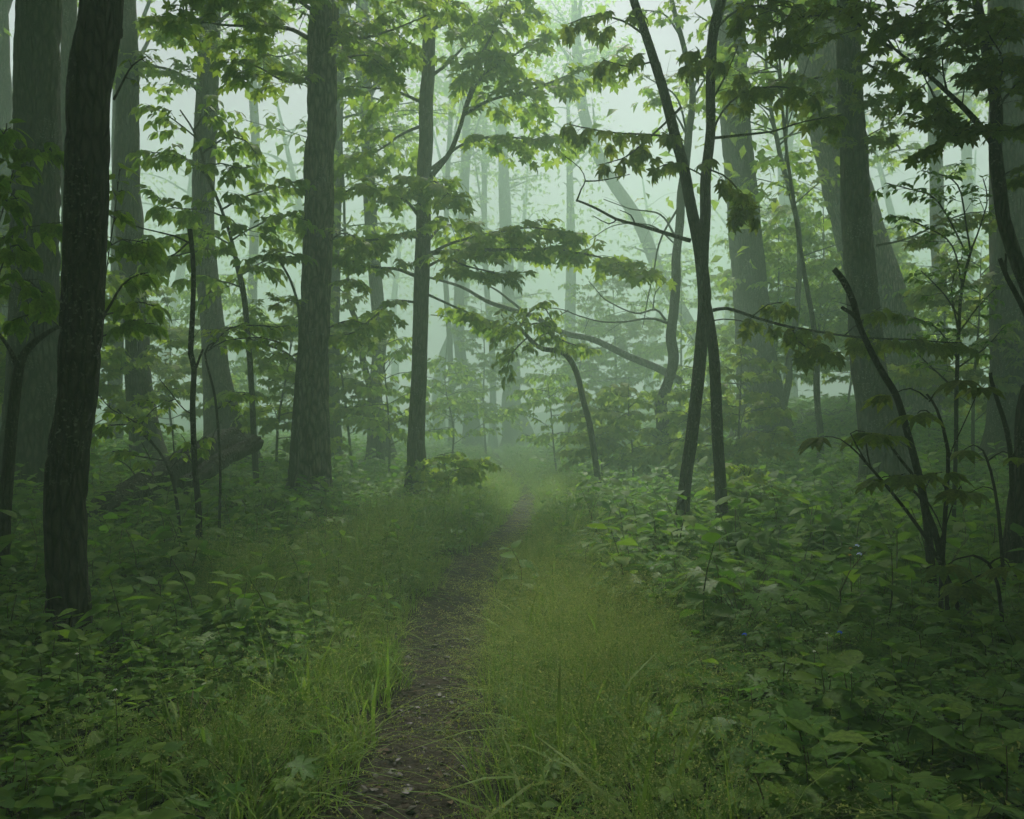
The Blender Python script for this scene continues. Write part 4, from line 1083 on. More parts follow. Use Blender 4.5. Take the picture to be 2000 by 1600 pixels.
for i, (lab, ctrl, d) in enumerate(FAR):
    if d >= 27: d *= 1.3
    ctrl = [ctrl[0]] + [(a + RNG.normal(0, 5), b, c) for a, b, c in ctrl[1:]]
    t = Tree('misty_tree', lab, 'tree', M_BARK_B, 'maple' if i % 3 else 'ovate', M_MAPLE if i % 2 else M_BEECH)
    thin = ctrl[0][2] / F * d < 0.25
    t.trunk(ctrl, d, 12 if thin else (16.5 if d < 25 else 24), 14, flare=1.25)
    top = t.P[-1]
    for k in range(11 if not thin else 6):       # a few leafy boughs at various heights
        j = int(len(t.P) * RNG.uniform(0.35, 0.92))
        a = RNG.uniform(0, 6.283)
        p0 = t.P[j]
        ln = RNG.uniform(1.2, 2.6)
        h = np.array([math.cos(a), math.sin(a), 0.25])
        Q = t.branch([p0, p0 + h * ln * 0.5, p0 + h * ln + np.array([0, 0, -0.1])], max(0.02, t.rad[j] * 0.3), 0.008, 5, 0.3)
        t.spray(Q, start=0.15, tl=0.9, sp=0.24, every=0.2, size=0.19, sub=1)
    t.canopy(700 if thin or d < 27 else 2800, 3.4, 4.2, size=0.30, clumps=70).done()

# --- ghost trees deep in the mist
for i in range(12):
    d = 46 + 2.2 * i
    px = (60, 1120, 600, 1700, 330, 860, 1420, 1900, 1010, 480, 1270, 760)[i]
    t = Tree('ghost_tree', 'barely visible ghost of a tree deep in the mist', 'tree', M_BARK_B, 'maple', M_MAPLE, group='ghost trees deep in the mist')
    x = (px - 1000) / F * d
    z0 = g1(x, d)
    H = 22.5
    P, rad = spline([(x, d, z0 - 0.2), (x + RNG.normal(0, .3), d, z0 + 5), (x + RNG.normal(0, .8), d, 12), (x + RNG.normal(0, 1.2), d, H)], 0.5, [0.5, 0.36, 0.28, 0.06])
    t.root = thing(t.name, t.label, t.cat, (x, d, z0), t.group)
    bb = Buf(); bb.add(*tube(P, rad, 12)); part('trunk', bb.mesh('trunk', t.bark, t.root.location), t.root)
    t.P, t.rad = P, rad
    t.canopy(500, 4.5, 6.5, np.array([x, d, 14.5]), size=0.34, clumps=70, sig=0.8, full=True, limbs=9).done()

# --- misty leafy saplings of the understory ---------------------------------------------------------
UND = [ # px foot, py foot, height m, d, label
 (1510, 815, 6.5, 23, 'bushy misty sapling filling the gap behind the long low bough'),
 (1600, 815, 7.0, 22, 'tall leafy misty sapling between the pale trunk and the dark upright trunk'),
 (1440, 815, 3.0, 16, 'low rounded misty sapling at the foot of the massive pale trunk'),
 (1235, 800, 2.4, 16.3, 'low spreading misty sapling beside the crooked trunk'),
 (1350, 800, 3.4, 20, 'dense misty sapling behind the twin stems'),
 (1330, 810, 2.3, 15.5, 'low leafy sapling between the crooked trunk and the twin stems'),
 (868, 860, 1.0, 14.5, 'small maple seedling with flat leaf layers beside the slender brown maple'),
 (760, 860, 3.6, 19, 'misty sapling in front of the hazy flared trunk'),
 (690, 850, 4.6, 20, 'tall misty sapling right of the grey furrowed maple'),
 (540, 860, 3.8, 17, 'misty sapling left of the grey furrowed maple'),
 (880, 840, 4.0, 24, 'faint leafy sapling behind the slender brown maple'),
 (350, 870, 4.2, 20, 'misty sapling behind the long rotting log'),
 (180, 890, 4.0, 15, 'dim sapling behind the near black trunk'),
 (1090, 820, 3.0, 21, 'pale misty sapling right of the trail end'),
 (1180, 815, 2.4, 17, 'low misty bush on the right bank above the trail'),
 (1650, 820, 4.5, 23, 'faint sapling seen behind the dark upright trunk'),
 (1830, 800, 4.8, 19, 'dim sapling right of the massive leaning trunk'),
 (1900, 820, 4.2, 15, 'shadowy sapling left of the thick shadowy trunk'),
 (20, 930, 4.5, 13, 'shadowy sapling at the foot of the broad dark grey trunk'),
 (1330, 790, 7.0, 30, 'tall faint sapling far behind the crooked trunk'),
 (620, 840, 6.0, 28, 'tall faint sapling far behind the grey furrowed maple'),
 (1700, 790, 7.0, 27, 'tall faint sapling far behind the leaning trunk'),
 (430, 850, 6.5, 26, 'tall faint sapling far behind the fallen log'),
 (1530, 800, 8.0, 29, 'tall ghostly sapling right of the massive pale trunk'),
 (950, 830, 7.0, 34, 'tall ghostly sapling left of the trail end'),
 (1105, 815, 6.5, 31, 'tall ghostly sapling right of the trail end'),
 (1210, 805, 7.5, 33, 'tall ghostly sapling behind the arched sapling'),
 (1460, 890, 0.9, 11, 'short leafy seedling right of the twin stems'),
]
for i, (px, py, h, d, lab) in enumerate(UND):
    t = Tree('misty_sapling', lab, 'sapling', M_BARK_S, 'maple' if i % 3 != 1 else 'ovate', (M_MAPLE, M_BEECH, M_OLIVE)[i % 3] if i != 5 else M_MAPLE)
    x = (px - 1000) / F * d
    z0 = g1(x, d)
    b = np.array([x, d, z0 - 0.1])
    ln_ = np.array([RNG.normal(0, 0.07), RNG.normal(0, 0.07), 1.0]) * h
    P, rad = spline([b, b + ln_ * 0.35 + RNG.normal(0, 0.05, 3), b + ln_ * 0.7 + RNG.normal(0, 0.06, 3), b + ln_], 0.15, [0.010 * h ** 0.8 + 0.004, 0.008 * h ** 0.8 + 0.003, 0.006 * h ** 0.7, 0.004])
    t.root = thing('misty_sapling', lab, 'sapling', (x, d, z0))
    bb = Buf(); bb.add(*tube(P, rad, 8)); part('trunk', bb.mesh('trunk', t.bark, t.root.location), t.root)
    t.P, t.rad = P, rad
    small = h < 1.5
    nb = int(5 + h * 2.6)
    for k in range(nb):
        f = 0.25 + 0.7 * (k + RNG.random()) / nb
        p0 = P[int(f * (len(P) - 1))]
        a = k * 2.4 + RNG.normal(0, 0.3)
        ln = (0.35 + 0.32 * h) * (1.15 - 0.75 * f) * RNG.uniform(0.7, 1.2)
        hh = np.array([math.cos(a), math.sin(a), RNG.normal(0.35, 0.3)])
        Q = t.branch([p0, p0 + hh * ln * 0.5 + np.array([0, 0, 0.04]), p0 + hh * ln - np.array([0, 0, 0.06 * ln])], 0.012 if not small else 0.005, 0.004, 5, 0.15)
        t.spray(Q, start=0.15, tl=0.3 + 0.3 * ln, sp=0.15 if not small else 0.1, every=0.13 if not small else 0.1, size=0.16 if not small else 0.13, sub=2, droop=0.75)
    t.done()

# --- unseen trees added around and behind the viewpoint to shade the near ground ------------------------
SHADE_TREES = [(-7.5, 3.0, 'left beyond the near black trunk'), (-4.5, -2.5, 'behind the viewpoint on the left'), (4.2, -3.0, 'behind the viewpoint on the right'), (8.0, 2.5, 'right beyond the stump'), (-11, 8, 'deep in the left wood'), (11, 8, 'deep in the right wood'),
          (0.5, -6.5, 'back along the trail'), (-9, -5, 'back in the left wood'), (9, -5, 'back in the right wood'), (6.2, 6.0, 'beside the dark forked tree'), (-2.8, -1.4, 'left of the trail behind the viewpoint'), (2.2, -0.9, 'right of the trail behind the viewpoint')]
for x, y, wh in SHADE_TREES:
    t = Tree('hardwood_tree', 'unseen hardwood added for shade, ' + wh, 'tree', M_BARK_B, 'ovate', M_MAPLE)
    z0 = g1(x, y)
    P, rad = spline([(x, y, z0 - 0.2), (x + 0.1, y, z0 + 1), (x + RNG.normal(0, .2), y + RNG.normal(0, .2), 7), (x + RNG.normal(0, .4), y + RNG.normal(0, .4), 13.5)], 0.2, [0.34, 0.25, 0.19, 0.05])
    t.root = thing(t.name, t.label, t.cat, (x, y, z0))
    bb = Buf(); bb.add(*tube(P, rad, 28, 0.01)); part('trunk', bb.mesh('trunk', t.bark, t.root.location), t.root)
    t.P, t.rad = P, rad
    t.canopy(6500, 4.6, 2.6, np.array([x, y, 10.5]), size=0.32, clumps=70, sig=0.8, full=True).done()
    hard0 = t.root

# unseen trees added to both sides and behind to darken the near air: copies of one hardwood and one young tree, sharing their meshes
def copy_tree(root, loc, rz, sc, label, group):
    r = root.copy(); COL.objects.link(r)
    r.location = loc; r.rotation_euler = (0, 0, rz); r.scale = (sc, sc, sc)
    r['label'] = label; r['group'] = group
    for ch in list(root.children):
        c = ch.copy(); COL.objects.link(c); c.parent = r
    return r
young = Tree('young_shade_tree', 'unseen bushy young tree added to shade the viewpoint', 'tree', M_BARK_S, 'ovate', M_MAPLE, group='unseen young trees added to shade the viewpoint')
P, rad = spline([(-7.0, -1.5, -0.2), (-6.95, -1.5, 2), (-7.05, -1.45, 4), (-7.0, -1.5, 6.4)], 0.2, [0.06, 0.05, 0.035, 0.01])
young.root = thing(young.name, young.label, young.cat, (-7.0, -1.5, g1(-7.0, -1.5)), young.group)
bb = Buf(); bb.add(*tube(P, rad, 12)); part('trunk', bb.mesh('trunk', young.bark, young.root.location), young.root)
young.P, young.rad = P, rad
young.canopy(5200, 1.9, 2.6, np.array([-7.0, -1.5, 3.7]), size=0.19, clumps=60, sig=0.45, full=True, limbs=10).done()
pos = []
for k in range(900):
    x, y = RNG.uniform(-22, 22), RNG.uniform(-22, 16)
    if abs(x) < 0.80 * max(y, 0) + 3.2 or (abs(x - path_x(y)) < 2.0): continue
    if any((x - a) ** 2 + (y - b) ** 2 < 2.6 ** 2 for a, b in pos): continue
    pos.append((x, y))
pos = sorted(pos, key=lambda q: q[0] ** 2 + q[1] ** 2)[:70]
for i, (x, y) in enumerate(pos):
    if i % 3 == 2 and abs(x) > 0.80 * max(y, 0) + 6:
        copy_tree(hard0, (x, y, g1(x, y)), RNG.uniform(0, 6.28), RNG.uniform(0.9, 1.1), 'unseen hardwood copy added to shade the viewpoint', 'unseen hardwoods added to shade the viewpoint')
    else:
        copy_tree(young.root, (x, y, g1(x, y)), RNG.uniform(0, 6.28), RNG.uniform(0.75, 1.15), young.label, young.group)

# ------------------------------------------------------------------ low plants
def herb(kind, h, rng):
    """-> (stem tubes Buf, Leaves) of one plant standing at the origin"""
    b, lv = Buf(), Leaves()
    if kind in ('nettle', 'snakeroot', 'pleat'):
        lean = np.array([rng.normal(0, 0.12), rng.normal(0, 0.12), 1.0]) * h
        bend = np.array([rng.normal(0, 0.05), rng.normal(0, 0.05), 0])
        P = np.array([lean * f + bend * math.sin(f * 3.1) for f in np.linspace(0, 1, 6)])
        b.add(*tube(P, np.linspace(0.0045, 0.002, 6), 4))
        nn = {'nettle': 5, 'snakeroot': 6, 'pleat': 4}[kind]
        a0 = rng.uniform(0, 6.28)
        for k in range(nn):
            f = 0.3 + 0.7 * k / (nn - 1)
            p = np.array([np.interp(f, np.linspace(0, 1, 6), P[:, q]) for q in range(3)])
            s0 = min(h, 0.44) * (0.16 + 0.22 * math.sin(math.pi * (0.25 + 0.6 * (k + 0.5) / nn))) * (1.25 if kind == 'pleat' else 1.0)
            for m in range(2):
                a = a0 + k * (1.5708 if kind != 'snakeroot' else 2.2) + m * math.pi + rng.normal(0, 0.2)
                s = s0 * rng.uniform(0.8, 1.2)
                lv.add(p, np.array([math.cos(a), math.sin(a), rng.uniform(-0.25, 0.25) + (0.5 if k == nn - 1 else 0)]), np.array([rng.normal(0, 0.2), rng.normal(0, 0.2), 1]), s)
    elif kind == 'lobed':
        n = rng.integers(5, 8)
        for k in range(n):
            a = k * 2.4 + rng.normal(0, 0.3)
            r = h * rng.uniform(0.25, 0.7)
            top = np.array([math.cos(a) * r, math.sin(a) * r, h * rng.uniform(0.65, 1.0)])
            P = np.array([top * np.array([f ** 1.6, f ** 1.6, f]) for f in np.linspace(0, 1, 5)])
            b.add(*tube(P, np.linspace(0.004, 0.002, 5), 3))
            lv.add(top, np.array([math.cos(a), math.sin(a), -0.15]), np.array([rng.normal(0, 0.2), rng.normal(0, 0.2), 1]), min(h, 0.42) * rng.uniform(0.34, 0.48))
    elif kind == 'rue':
        for k in range(5):
            a = k * 1.3 + rng.normal(0, 0.3)
            r = h * rng.uniform(0.15, 0.55)
            top = np.array([math.cos(a) * r, math.sin(a) * r, h * rng.uniform(0.6, 1.0)])
            P = np.array([top * np.array([f ** 1.6, f ** 1.6, f]) for f in np.linspace(0, 1, 5)])
            b.add(*tube(P, np.linspace(0.003, 0.0015, 5), 3))
            for q in range(3):
                a2 = a + rng.normal(0, 1.2)
                lv.add(top - np.array([0, 0, 0.06 * h * q]), np.array([math.cos(a2), math.sin(a2), 0.05]), np.array([rng.normal(0, 0.2), rng.normal(0, 0.2), 1]), h * rng.uniform(0.22, 0.3))
    return b, lv
HK = {'nettle': 'serrate', 'snakeroot': 'ovate', 'pleat': 'pleat', 'lobed': 'lobed', 'rue': 'trifid'}

def combine(name, b, lv, tmpl, lmat, smat):
    """stem and leaves of one scatter prototype in one mesh with two materials"""
    p, M, sc = lv.arrays()
    V0, T0 = tmpl
    m, k = len(p), len(V0)
    V = (np.einsum('mij,kj->mki', M, V0) * sc[:, None, None] + p[:, None, :]).reshape(-1, 3)
    T = (T0[None] + (np.arange(m) * k)[:, None, None]).reshape(-1, 3)
    Vs = np.vstack(b.V); Qs = np.vstack(b.Q); Ts = np.vstack(b.T)
    me = mesh_of(name, np.vstack([Vs, V]), Qs, np.vstack([Ts, T + len(Vs)]), lmat, np.concatenate([np.zeros(len(Vs)), np.repeat(RNG.random(m) * 0.5, k)]))
    me.materials.append(smat)
    mi = np.zeros(len(me.polygons), np.int32); mi[:len(Qs) + len(Ts)] = 1
    me.polygons.foreach_set('material_index', mi)
    return me

def scatter(name, label, cat, protos, pts, rot, scl, idx):
    """one object of uncountable plants: prototypes placed on points by geometry nodes"""
    pc = bpy.data.collections.new(name + '_kinds')
    for i, me in enumerate(protos):
        pc.objects.link(bpy.data.objects.new('%s_kind_%02d' % (name, i), me))
    me = bpy.data.meshes.new(name)
    me.vertices.add(len(pts))
    me.vertices.foreach_set('co', np.asarray(pts, np.float32).ravel())
    for nm, ty, arr in (('rot', 'FLOAT_VECTOR', rot), ('scl', 'FLOAT', scl), ('idx', 'INT', idx)):
        a = me.attributes.new(nm, ty, 'POINT')
        if ty == 'FLOAT_VECTOR': a.data.foreach_set('vector', np.asarray(arr, np.float32).ravel())
        else: a.data.foreach_set('value', np.asarray(arr, np.int32 if ty == 'INT' else np.float32))
    o = single(name, me, label, cat, kind='stuff')
    ng = bpy.data.node_groups.new(name + '_scatter', 'GeometryNodeTree')
    ng.interface.new_socket('Geometry', in_out='INPUT', socket_type='NodeSocketGeometry')
    ng.interface.new_socket('Geometry', in_out='OUTPUT', socket_type='NodeSocketGeometry')
    N, L = ng.nodes, ng.links
    gi, go = N.new('NodeGroupInput'), N.new('NodeGroupOutput')
    iop = N.new('GeometryNodeInstanceOnPoints')
    ci = N.new('GeometryNodeCollectionInfo'); ci.inputs[0].default_value = pc
    ci.inputs['Separate Children'].default_value = True; ci.inputs['Reset Children'].default_value = True
    def attr(nm, ty):
        n = N.new('GeometryNodeInputNamedAttribute'); n.data_type = ty; n.inputs['Name'].default_value = nm
        return n.outputs['Attribute']
    e = N.new('FunctionNodeEulerToRotation')
    L.new(attr('rot', 'FLOAT_VECTOR'), e.inputs[0])
    L.new(gi.outputs[0], iop.inputs['Points']); L.new(ci.outputs[0], iop.inputs['Instance'])
    iop.inputs['Pick Instance'].default_value = True
    L.new(attr('idx', 'INT'), iop.inputs['Instance Index'])
    L.new(e.outputs[0], iop.inputs['Rotation']); L.new(attr('scl', 'FLOAT'), iop.inputs['Scale'])
    L.new(iop.outputs[0], go.inputs[0])
    md = o.modifiers.new('scatter', 'NODES'); md.node_group = ng
    return o

def grass_zone(x, y):
    """0..1: how grassy the floor is (a band on both sides of the trail)"""
    dx = x - path_x(y)
    nz = fbm2(x * 0.8, y * 0.8, 31) * 2.6
    left = (dx < 0) & (y > 2.7 + nz) & (-dx < 1.2 + 0.9 * sstep((y - 4) / 6) + nz)
    right = (dx >= 0) & (dx < 1.08 + 0.25 * sstep((y - 5) / 5) + 0.7 * nz)
    return left | right

def sample_floor(n, ymin, ymax, dens_pow=1.0, half=0.78, pad=1.2):
    y = ymin + (ymax - ymin) * RNG.random(n) ** dens_pow
    w = half * np.maximum(y, 0.3) + pad
    x = RNG.uniform(-1, 1, n) * w
    return x, y

# broad-leaved ground cover
protos, kind_of = [], []
for kd, lm, n, h in (('nettle', M_HERB, 3, 0.42), ('snakeroot', M_HERB, 2, 0.45), ('pleat', M_HERB, 2, 0.42), ('lobed', M_HERBL, 3, 0.38), ('rue', M_HERBL, 2, 0.36)):
    for _ in range(n):
        b, lv = herb(kd, h, RNG)
        protos.append(combine('herb', b, lv, KINDS[HK[kd]][0 if kd in ('lobed', 'rue') else 1], lm, M_STEM)); kind_of.append(kd)
def cover(n, ymin, ymax, pw, smin, smax, kinds=None):
    x, y = sample_floor(n, ymin, ymax, pw)
    dx = np.abs(x - path_x(y))
    gz = grass_zone(x, y)
    ok = (dx > 0.42) & (~gz | (RNG.random(n) < 0.30 + 0.15 * sstep((y - 6) / 6)))
    gz = gz[ok]
    x, y = x[ok], y[ok]
    patch = fbm2(x * 0.5, y * 0.5, 41) + RNG.normal(0, 0.12, len(x))
    order = np.argsort(np.argsort(patch)) / len(x)
    ix = np.minimum((order * len(protos)).astype(int), len(protos) - 1)
    ix = np.where(RNG.random(len(x)) < 0.35, RNG.integers(0, len(protos), len(x)), ix)
    if kinds: ix = ix % kinds
    sc = RNG.uniform(smin, smax, len(x)) * (1 + 0.9 * fbm2(x * 0.6, y * 0.6, 43)) * np.where(gz, 0.75, 1.0)
    rot = np.stack([RNG.normal(0, 0.12, len(x)), RNG.normal(0, 0.12, len(x)), RNG.uniform(0, 6.28, len(x))], -1)
    return np.stack([x, y, g(x, y) - 0.02], -1), rot, sc, ix
A = [cover(12500, 0.8, 10, 0.62, 0.32, 0.75), cover(12000, 9, 22, 0.7, 0.5, 1.0), cover(8000, 20, 52, 0.8, 0.9, 1.5), cover(1500, 4.5, 20, 0.75, 0.95, 1.5, 5)]
scatter('ground_cover', 'dense broad-leaved green herbs carpeting the forest floor', 'ground cover', protos, np.vstack([a[0] for a in A]), np.vstack([a[1] for a in A]), np.concatenate([a[2] for a in A]), np.concatenate([a[3] for a in A]))

# wispy grass with seed heads
def ribbon(P, w):
    n = len(P)
    side = np.array([-(P[-1] - P[0])[1], (P[-1] - P[0])[0], 0.0]); side /= np.linalg.norm(side) + 1e-6
    ww = (w * (1 - np.linspace(0, 1, n) ** 2 * 0.9))[:, None]
    V = np.vstack([P - side * ww / 2, P + side * ww / 2])
    i = np.arange(n - 1)
    return V, np.stack([i, i + 1, n + i + 1, n + i], -1)
def grass_clump(nb, ns, h, seed_n, rad=0.14, lean=0.5, coarse=1.0):
    V, Q, T, tint, mat = [], [], [], [], []
    nv = 0
    Vt, Tt = [], []
    for k in range(nb + ns):
        a = RNG.uniform(0, 6.28); rr = rad * math.sqrt(RNG.random())
        p0 = np.array([math.cos(a) * rr, math.sin(a) * rr, -0.02])
        a2 = a + RNG.normal(0, 0.9)
        hh = h * RNG.uniform(0.55, 1.1) * (0.72 if k < nb else 1.05)
        out_ = hh * RNG.uniform(0.1, 1.5) * lean * (1.3 if k < nb else 1.0)
        tt = np.linspace(0, 1, 5)
        P = p0 + np.stack([math.cos(a2) * out_ * tt ** 1.8, math.sin(a2) * out_ * tt ** 1.8, hh * (tt - 0.28 * tt ** 2.6 * (out_ / hh) * 1.5)], -1)
        v, q = ribbon(P, (0.0065 if k < nb else 0.0022) * coarse)
        V.append(v); Q.append(q + nv); nv += len(v); tint.append(np.full(len(v), RNG.random() * 0.6))
        if k >= nb:
            for m in range(seed_n):
                f = RNG.uniform(0.5, 1.0)
                c = np.array([np.interp(f, tt, P[:, z]) for z in range(3)])
                u = RNG.normal(size=3); u[2] = abs(u[2]) * 0.3; u /= np.linalg.norm(u)
                e = c + u * RNG.uniform(0.02, 0.075) * (1.25 - f)  * 1.6
                s = RNG.normal(size=3); s /= np.linalg.norm(s)
                z = 0.0046 * (1 + 0.6 * (coarse - 1))
                Vt.append(np.array([c, c + s * 0.0007, e, e + s * z, e + u * 0.006 + s * z * 0.3, e + np.array([0, 0, z])]))
                b_ = (len(Vt) - 1) * 6
                Tt += [(b_, b_ + 1, b_ + 2), (b_ + 2, b_ + 3, b_ + 4), (b_ + 2, b_ + 5, b_ + 4)]
    Qa = np.vstack(Q)
    Va = np.vstack(V); ti = np.concatenate(tint)
    if Vt:
        Vb = np.vstack(Vt)
        me = mesh_of('grass_clump', np.vstack([Va, Vb]), Qa, np.array(Tt) + len(Va), M_GRASS, np.concatenate([ti, np.repeat(RNG.random(len(Vt)) * 0.6, 6)]))
        me.materials.append(M_SEED)
        mi = np.zeros(len(me.polygons), np.int32); mi[len(Qa):] = 1
        me.polygons.foreach_set('material_index', mi)
    else:
        me = mesh_of('grass_clump', Va, Qa, None, M_GRASS, ti)
    return me
gp = [grass_clump(34, 7, 0.40, 14), grass_clump(30, 9, 0.46, 16), grass_clump(42, 4, 0.34, 12), grass_clump(24, 10, 0.50, 18, 0.16, 0.75), grass_clump(60, 2, 0.30, 14, 0.18), grass_clump(8, 16, 0.72, 44, 0.12, 0.9), grass_clump(26, 8, 0.55, 30, 0.10, 1.2),
      grass_clump(13, 3, 0.46, 12, 0.10, 1.0, 2.6), grass_clump(9, 5, 0.58, 14, 0.10, 0.9, 2.6), grass_clump(16, 2, 0.38, 8, 0.13, 1.3, 2.4)]
def grass(n, ymin, ymax, pw, smin, smax, half=0.5):
    y = ymin + (ymax - ymin) * RNG.random(n) ** pw
    x = path_x(y) + RNG.uniform(-3.4, 2.4, n)
    dx = np.abs(x - path_x(y))
    edge = 0.32 - 0.14 * sstep((y - 9) / 8) + 0.10 * fbm2(y * 1.5, x * 0 + np.sign(x - path_x(y)), 51) * 2
    ok = (dx > edge) & grass_zone(x, y)
    x, y = x[ok], y[ok]
    rt = x > path_x(y)
    ix = np.where(rt, RNG.choice([0, 1, 3, 3, 8, 6, 5, 5], len(x)), RNG.choice([0, 1, 2, 6, 4, 6, 7, 8], len(x)))
    ix = np.where(RNG.random(len(x)) < sstep((y - 6) / 5) * 0.9, RNG.choice([7, 8, 9], len(x)), ix)
    sc = RNG.uniform(smin, smax, len(x)) * (1 + 1.3 * fbm2(x * 1.3, y * 1.3, 77)) * (0.8 + 0.25 * sstep((np.abs(x - path_x(y)) - 0.3) / 0.6))
    # clumps at the edge bend over the trail
    rot = np.stack([RNG.normal(0, 0.15, len(x)), RNG.normal(0, 0.12, len(x)) + np.where(rt, -0.22, 0.12) * np.exp(-(np.abs(x - path_x(y)) - 0.3) / 0.4), RNG.uniform(0, 6.28, len(x))], -1)
    rot[:, 2] = RNG.normal(0, 0.7, len(x)) * 0 + rot[:, 2]
    return np.stack([x, y, g(x, y) - 0.02], -1), rot, sc, ix
A = [grass(3000, 1.2, 9, 0.9, 0.55, 1.25), grass(3000, 8, 20, 0.9, 0.6, 1.2), grass(2600, 19, 48, 0.9, 0.8, 1.2)]
scatter('grass', 'fine wispy grass with pale seed heads edging the trail', 'grass', gp, np.vstack([a[0] for a in A]), np.vstack([a[1] for a in A]), np.concatenate([a[2] for a in A]), np.concatenate([a[3] for a in A]))

# single plants of the foreground, leaf by leaf
def place_herb(kd, lm, x, y, h, label, group, name):
    b, lv = herb(kd, h, RNG)
    z = g1(x, y)
    root = thing(name, label, 'plant', (x, y, z), group)
    part('stem', b.mesh('stem', M_STEM, (0, 0, 0)), root)
    p, M, sc = lv.arrays()
    me = leaf_mesh(HK[kd], KINDS[HK[kd]][0], lm)
    for i in range(len(p)):
        o = bpy.data.objects.new('leaf', me); COL.objects.link(o); o.parent = root
        A_ = np.eye(4); A_[:3, :3] = M[i] * sc[i]; A_[:3, 3] = p[i]
        o.matrix_basis = Matrix(A_.tolist())
    return root
SP = {
 'pleat': ('broad_leaved_plant', M_HERB, 'broad-leaved plant with deeply veined leaves'),
 'nettle': ('toothed_plant', M_HERB, 'upright plant with toothed leaves in pairs'),
 'lobed': ('lobed_plant', M_HERBL, 'light green plant with jagged lobed leaves'),
}
def patch(kd, px0, px1, py0, py1, n, h0, h1, where):
    nm, lm, desc = SP[kd]
    for k in range(n):
        px, py = RNG.uniform(px0, px1), RNG.uniform(py0, py1)
        d = (EYE - 0.35) * F / (py - 830)
        x = (px - 1000) / F * d
        if abs(x - path_x(d)) < 0.5: continue
        place_herb(kd, lm, x, d, RNG.uniform(h0, h1) * 0.78, desc + ' ' + where, desc.replace('plant', 'plants', 1) + ' ' + where, nm)
patch('pleat', 1480, 1980, 1300, 1560, 16, 0.38, 0.52, 'in the dark corner right of the seed grass')
patch('pleat', 1500, 1800, 1120, 1280, 9, 0.42, 0.55, 'around the foot of the leaning black stick')
patch('lobed', 1280, 1500, 1050, 1180, 12, 0.5, 0.7, 'between the seed grass and the twin stems')
patch('lobed', 440, 660, 965, 1050, 9, 0.7, 0.95, 'at the foot of the grey furrowed maple')
patch('nettle', 1350, 1750, 960, 1100, 14, 0.42, 0.55, 'behind the twin stems')
patch('nettle', 190, 480, 1020, 1200, 12, 0.4, 0.5, 'right of the near black trunk')
patch('nettle', 180, 480, 965, 1010, 14, 0.6, 0.85, 'in front of the long rotting log')
patch('nettle', 10, 120, 1080, 1350, 7, 0.38, 0.5, 'left of the near black trunk')
patch('lobed', 340, 640, 1380, 1560, 7, 0.32, 0.42, 'in the dark corner left of the trail')
patch('pleat', 1150, 1400, 1360, 1560, 4, 0.28, 0.36, 'growing up through the seed grass')

# flowers
def flower(label, px, py, d, petals, col_mat, size, cat='flower'):
    p = at(px, py, d)
    z = g1(p[0], p[1])
    root = thing('flower', label, cat, (p[0], p[1], z))
    h = max(0.1, p[2] - z)
    b = Buf(); b.add(*tube(np.array([(0, 0, -0.02), (0.01, 0, h * 0.5), (0, 0, h)]), 0.0018, 4)); part('stem', b.mesh('stem', M_STEM), root)
    V, T = ovate(0.42, 0.0, 0.2, 0.1, 3)
    me = mesh_of('petal', V * size, None, T, col_mat)
    for k in range(petals):
        o = part('petal', me, root)
        o.location = (0, 0, h)
        o.rotation_euler = (R(-25), 0, k * 2 * math.pi / petals)
    return root
M_BLUE = leaf_mat('blue_petal', (0.03, 0.08, 0.55), (0.05, 0.14, 0.7), 0.3, tcol=(1, 1, 1))
M_LAV = leaf_mat('lavender_petal', (0.45, 0.48, 0.85), (0.55, 0.58, 0.9), 0.3, tcol=(1, 1, 1))
M_YEL = leaf_mat('ochre_petal', (0.45, 0.30, 0.06), (0.5, 0.36, 0.08), 0.3, tcol=(1, 1, 1))
M_WHT = leaf_mat('white_petal', (0.6, 0.62, 0.55), (0.7, 0.7, 0.62), 0.3, tcol=(1, 1, 1))
flower('deep blue flower at the edge of the seed grass', 1455, 1236, 4.2, 4, M_BLUE, 0.022)
flower('bright blue flower under the broad veined leaves', 1641, 1232, 4.2, 4, M_BLUE, 0.022)
flower('upper pale lavender hanging flower among the herbs', 1674, 1063, 5.8, 4, M_LAV, 0.03)
flower('lower pale lavender hanging flower among the herbs', 1679, 1079, 5.7, 4, M_LAV, 0.03)
flower('upper small ochre flower beside the lavender flowers', 1661, 1069, 5.75, 5, M_YEL, 0.02)
flower('lower small ochre flower beside the lavender flowers', 1660, 1082, 5.75, 5, M_YEL, 0.02)
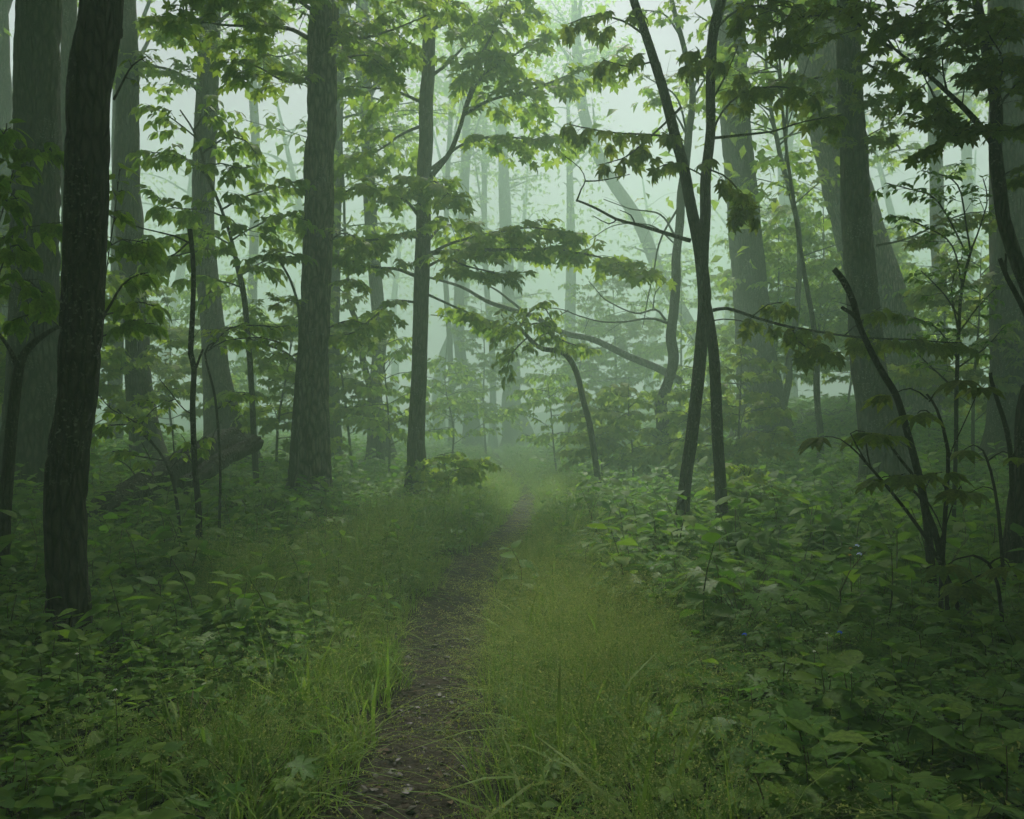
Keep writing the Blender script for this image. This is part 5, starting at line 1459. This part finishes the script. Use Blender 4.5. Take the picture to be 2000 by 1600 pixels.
for px, py in ((1612, 1030), (1640, 1045), (1880, 1030), (1560, 985), (1230, 1028), (1290, 1085), (640, 1010), (600, 1040), (250, 1035), (150, 1275), (225, 1345), (1662, 1312), (1615, 1235), (1590, 1270), (1780, 1125)):
    d = (EYE - 0.48) * F / (py - 830)
    flower('tiny white blossom speck among the herbs', px, py, d, 5, M_WHT, 0.012)['group'] = 'tiny white blossoms among the herbs'

# stones and dead leaves on the trail
stones = []
for k in range(4):
    u = RNG.normal(size=(14, 3)); u /= np.linalg.norm(u, axis=1)[:, None]
    import bmesh
    bm = bmesh.new()
    for v in u * np.array([1, 0.75, 0.42]) * (0.8 + 0.3 * RNG.random((14, 1))): bm.verts.new(v)
    bmesh.ops.convex_hull(bm, input=bm.verts)
    me = bpy.data.meshes.new('stone'); bm.to_mesh(me); bm.free()
    me.materials.append(M_STONE)
    stones.append(me)
for k in range(150):
    y = 2.8 + 5.5 * RNG.random() ** 1.5
    x = path_x(y) + RNG.normal(0, 0.17)
    o = part('stone', stones[k % 4], path)
    s = RNG.uniform(0.012, 0.03) * (1.3 if RNG.random() < 0.15 else 1)
    o.location = (x, y, path_z(x, y) + 0.2 * s); o.scale = (s, s, s)
    o.rotation_euler = (RNG.normal(0, 0.2), RNG.normal(0, 0.2), RNG.uniform(0, 6.28))
n = 5200
y = 1.0 + 20 * RNG.random(n) ** 1.8
x = path_x(y) + RNG.choice([-1, 1], n) * (0.1 + np.abs(RNG.normal(0.12, 0.17, n)))
P = np.stack([x, y, np.array([path_z(a, b) for a, b in zip(x, y)]) + 0.006], -1)
lv_s = RNG.uniform(0.015, 0.055, n)
ltm = [mesh_of('dead_leaf', OVATE_LO[0] * np.array([1, 1, 1.4]), None, OVATE_LO[1], M_LITTER), mesh_of('dead_leaf', MAPLE_LO[0] * np.array([1, 1, 1.2]), None, MAPLE_LO[1], M_LITTER), stones[0], mesh_of('twig', *tube(np.array([(0, -1.6, 0.1), (0.2, 0, 0.2), (-0.1, 1.7, 0.1)]), 0.05, 5), M_TWIG)]
scatter('leaf_litter', 'brown dead leaf scraps and grit strewn over the trail', 'leaf litter', ltm, P, np.stack([RNG.normal(0, 0.35, n), RNG.normal(0, 0.35, n), RNG.uniform(0, 6.28, n)], -1), np.where(np.arange(n) % 4 < 2, lv_s, lv_s * 0.35), np.arange(n) % 4)
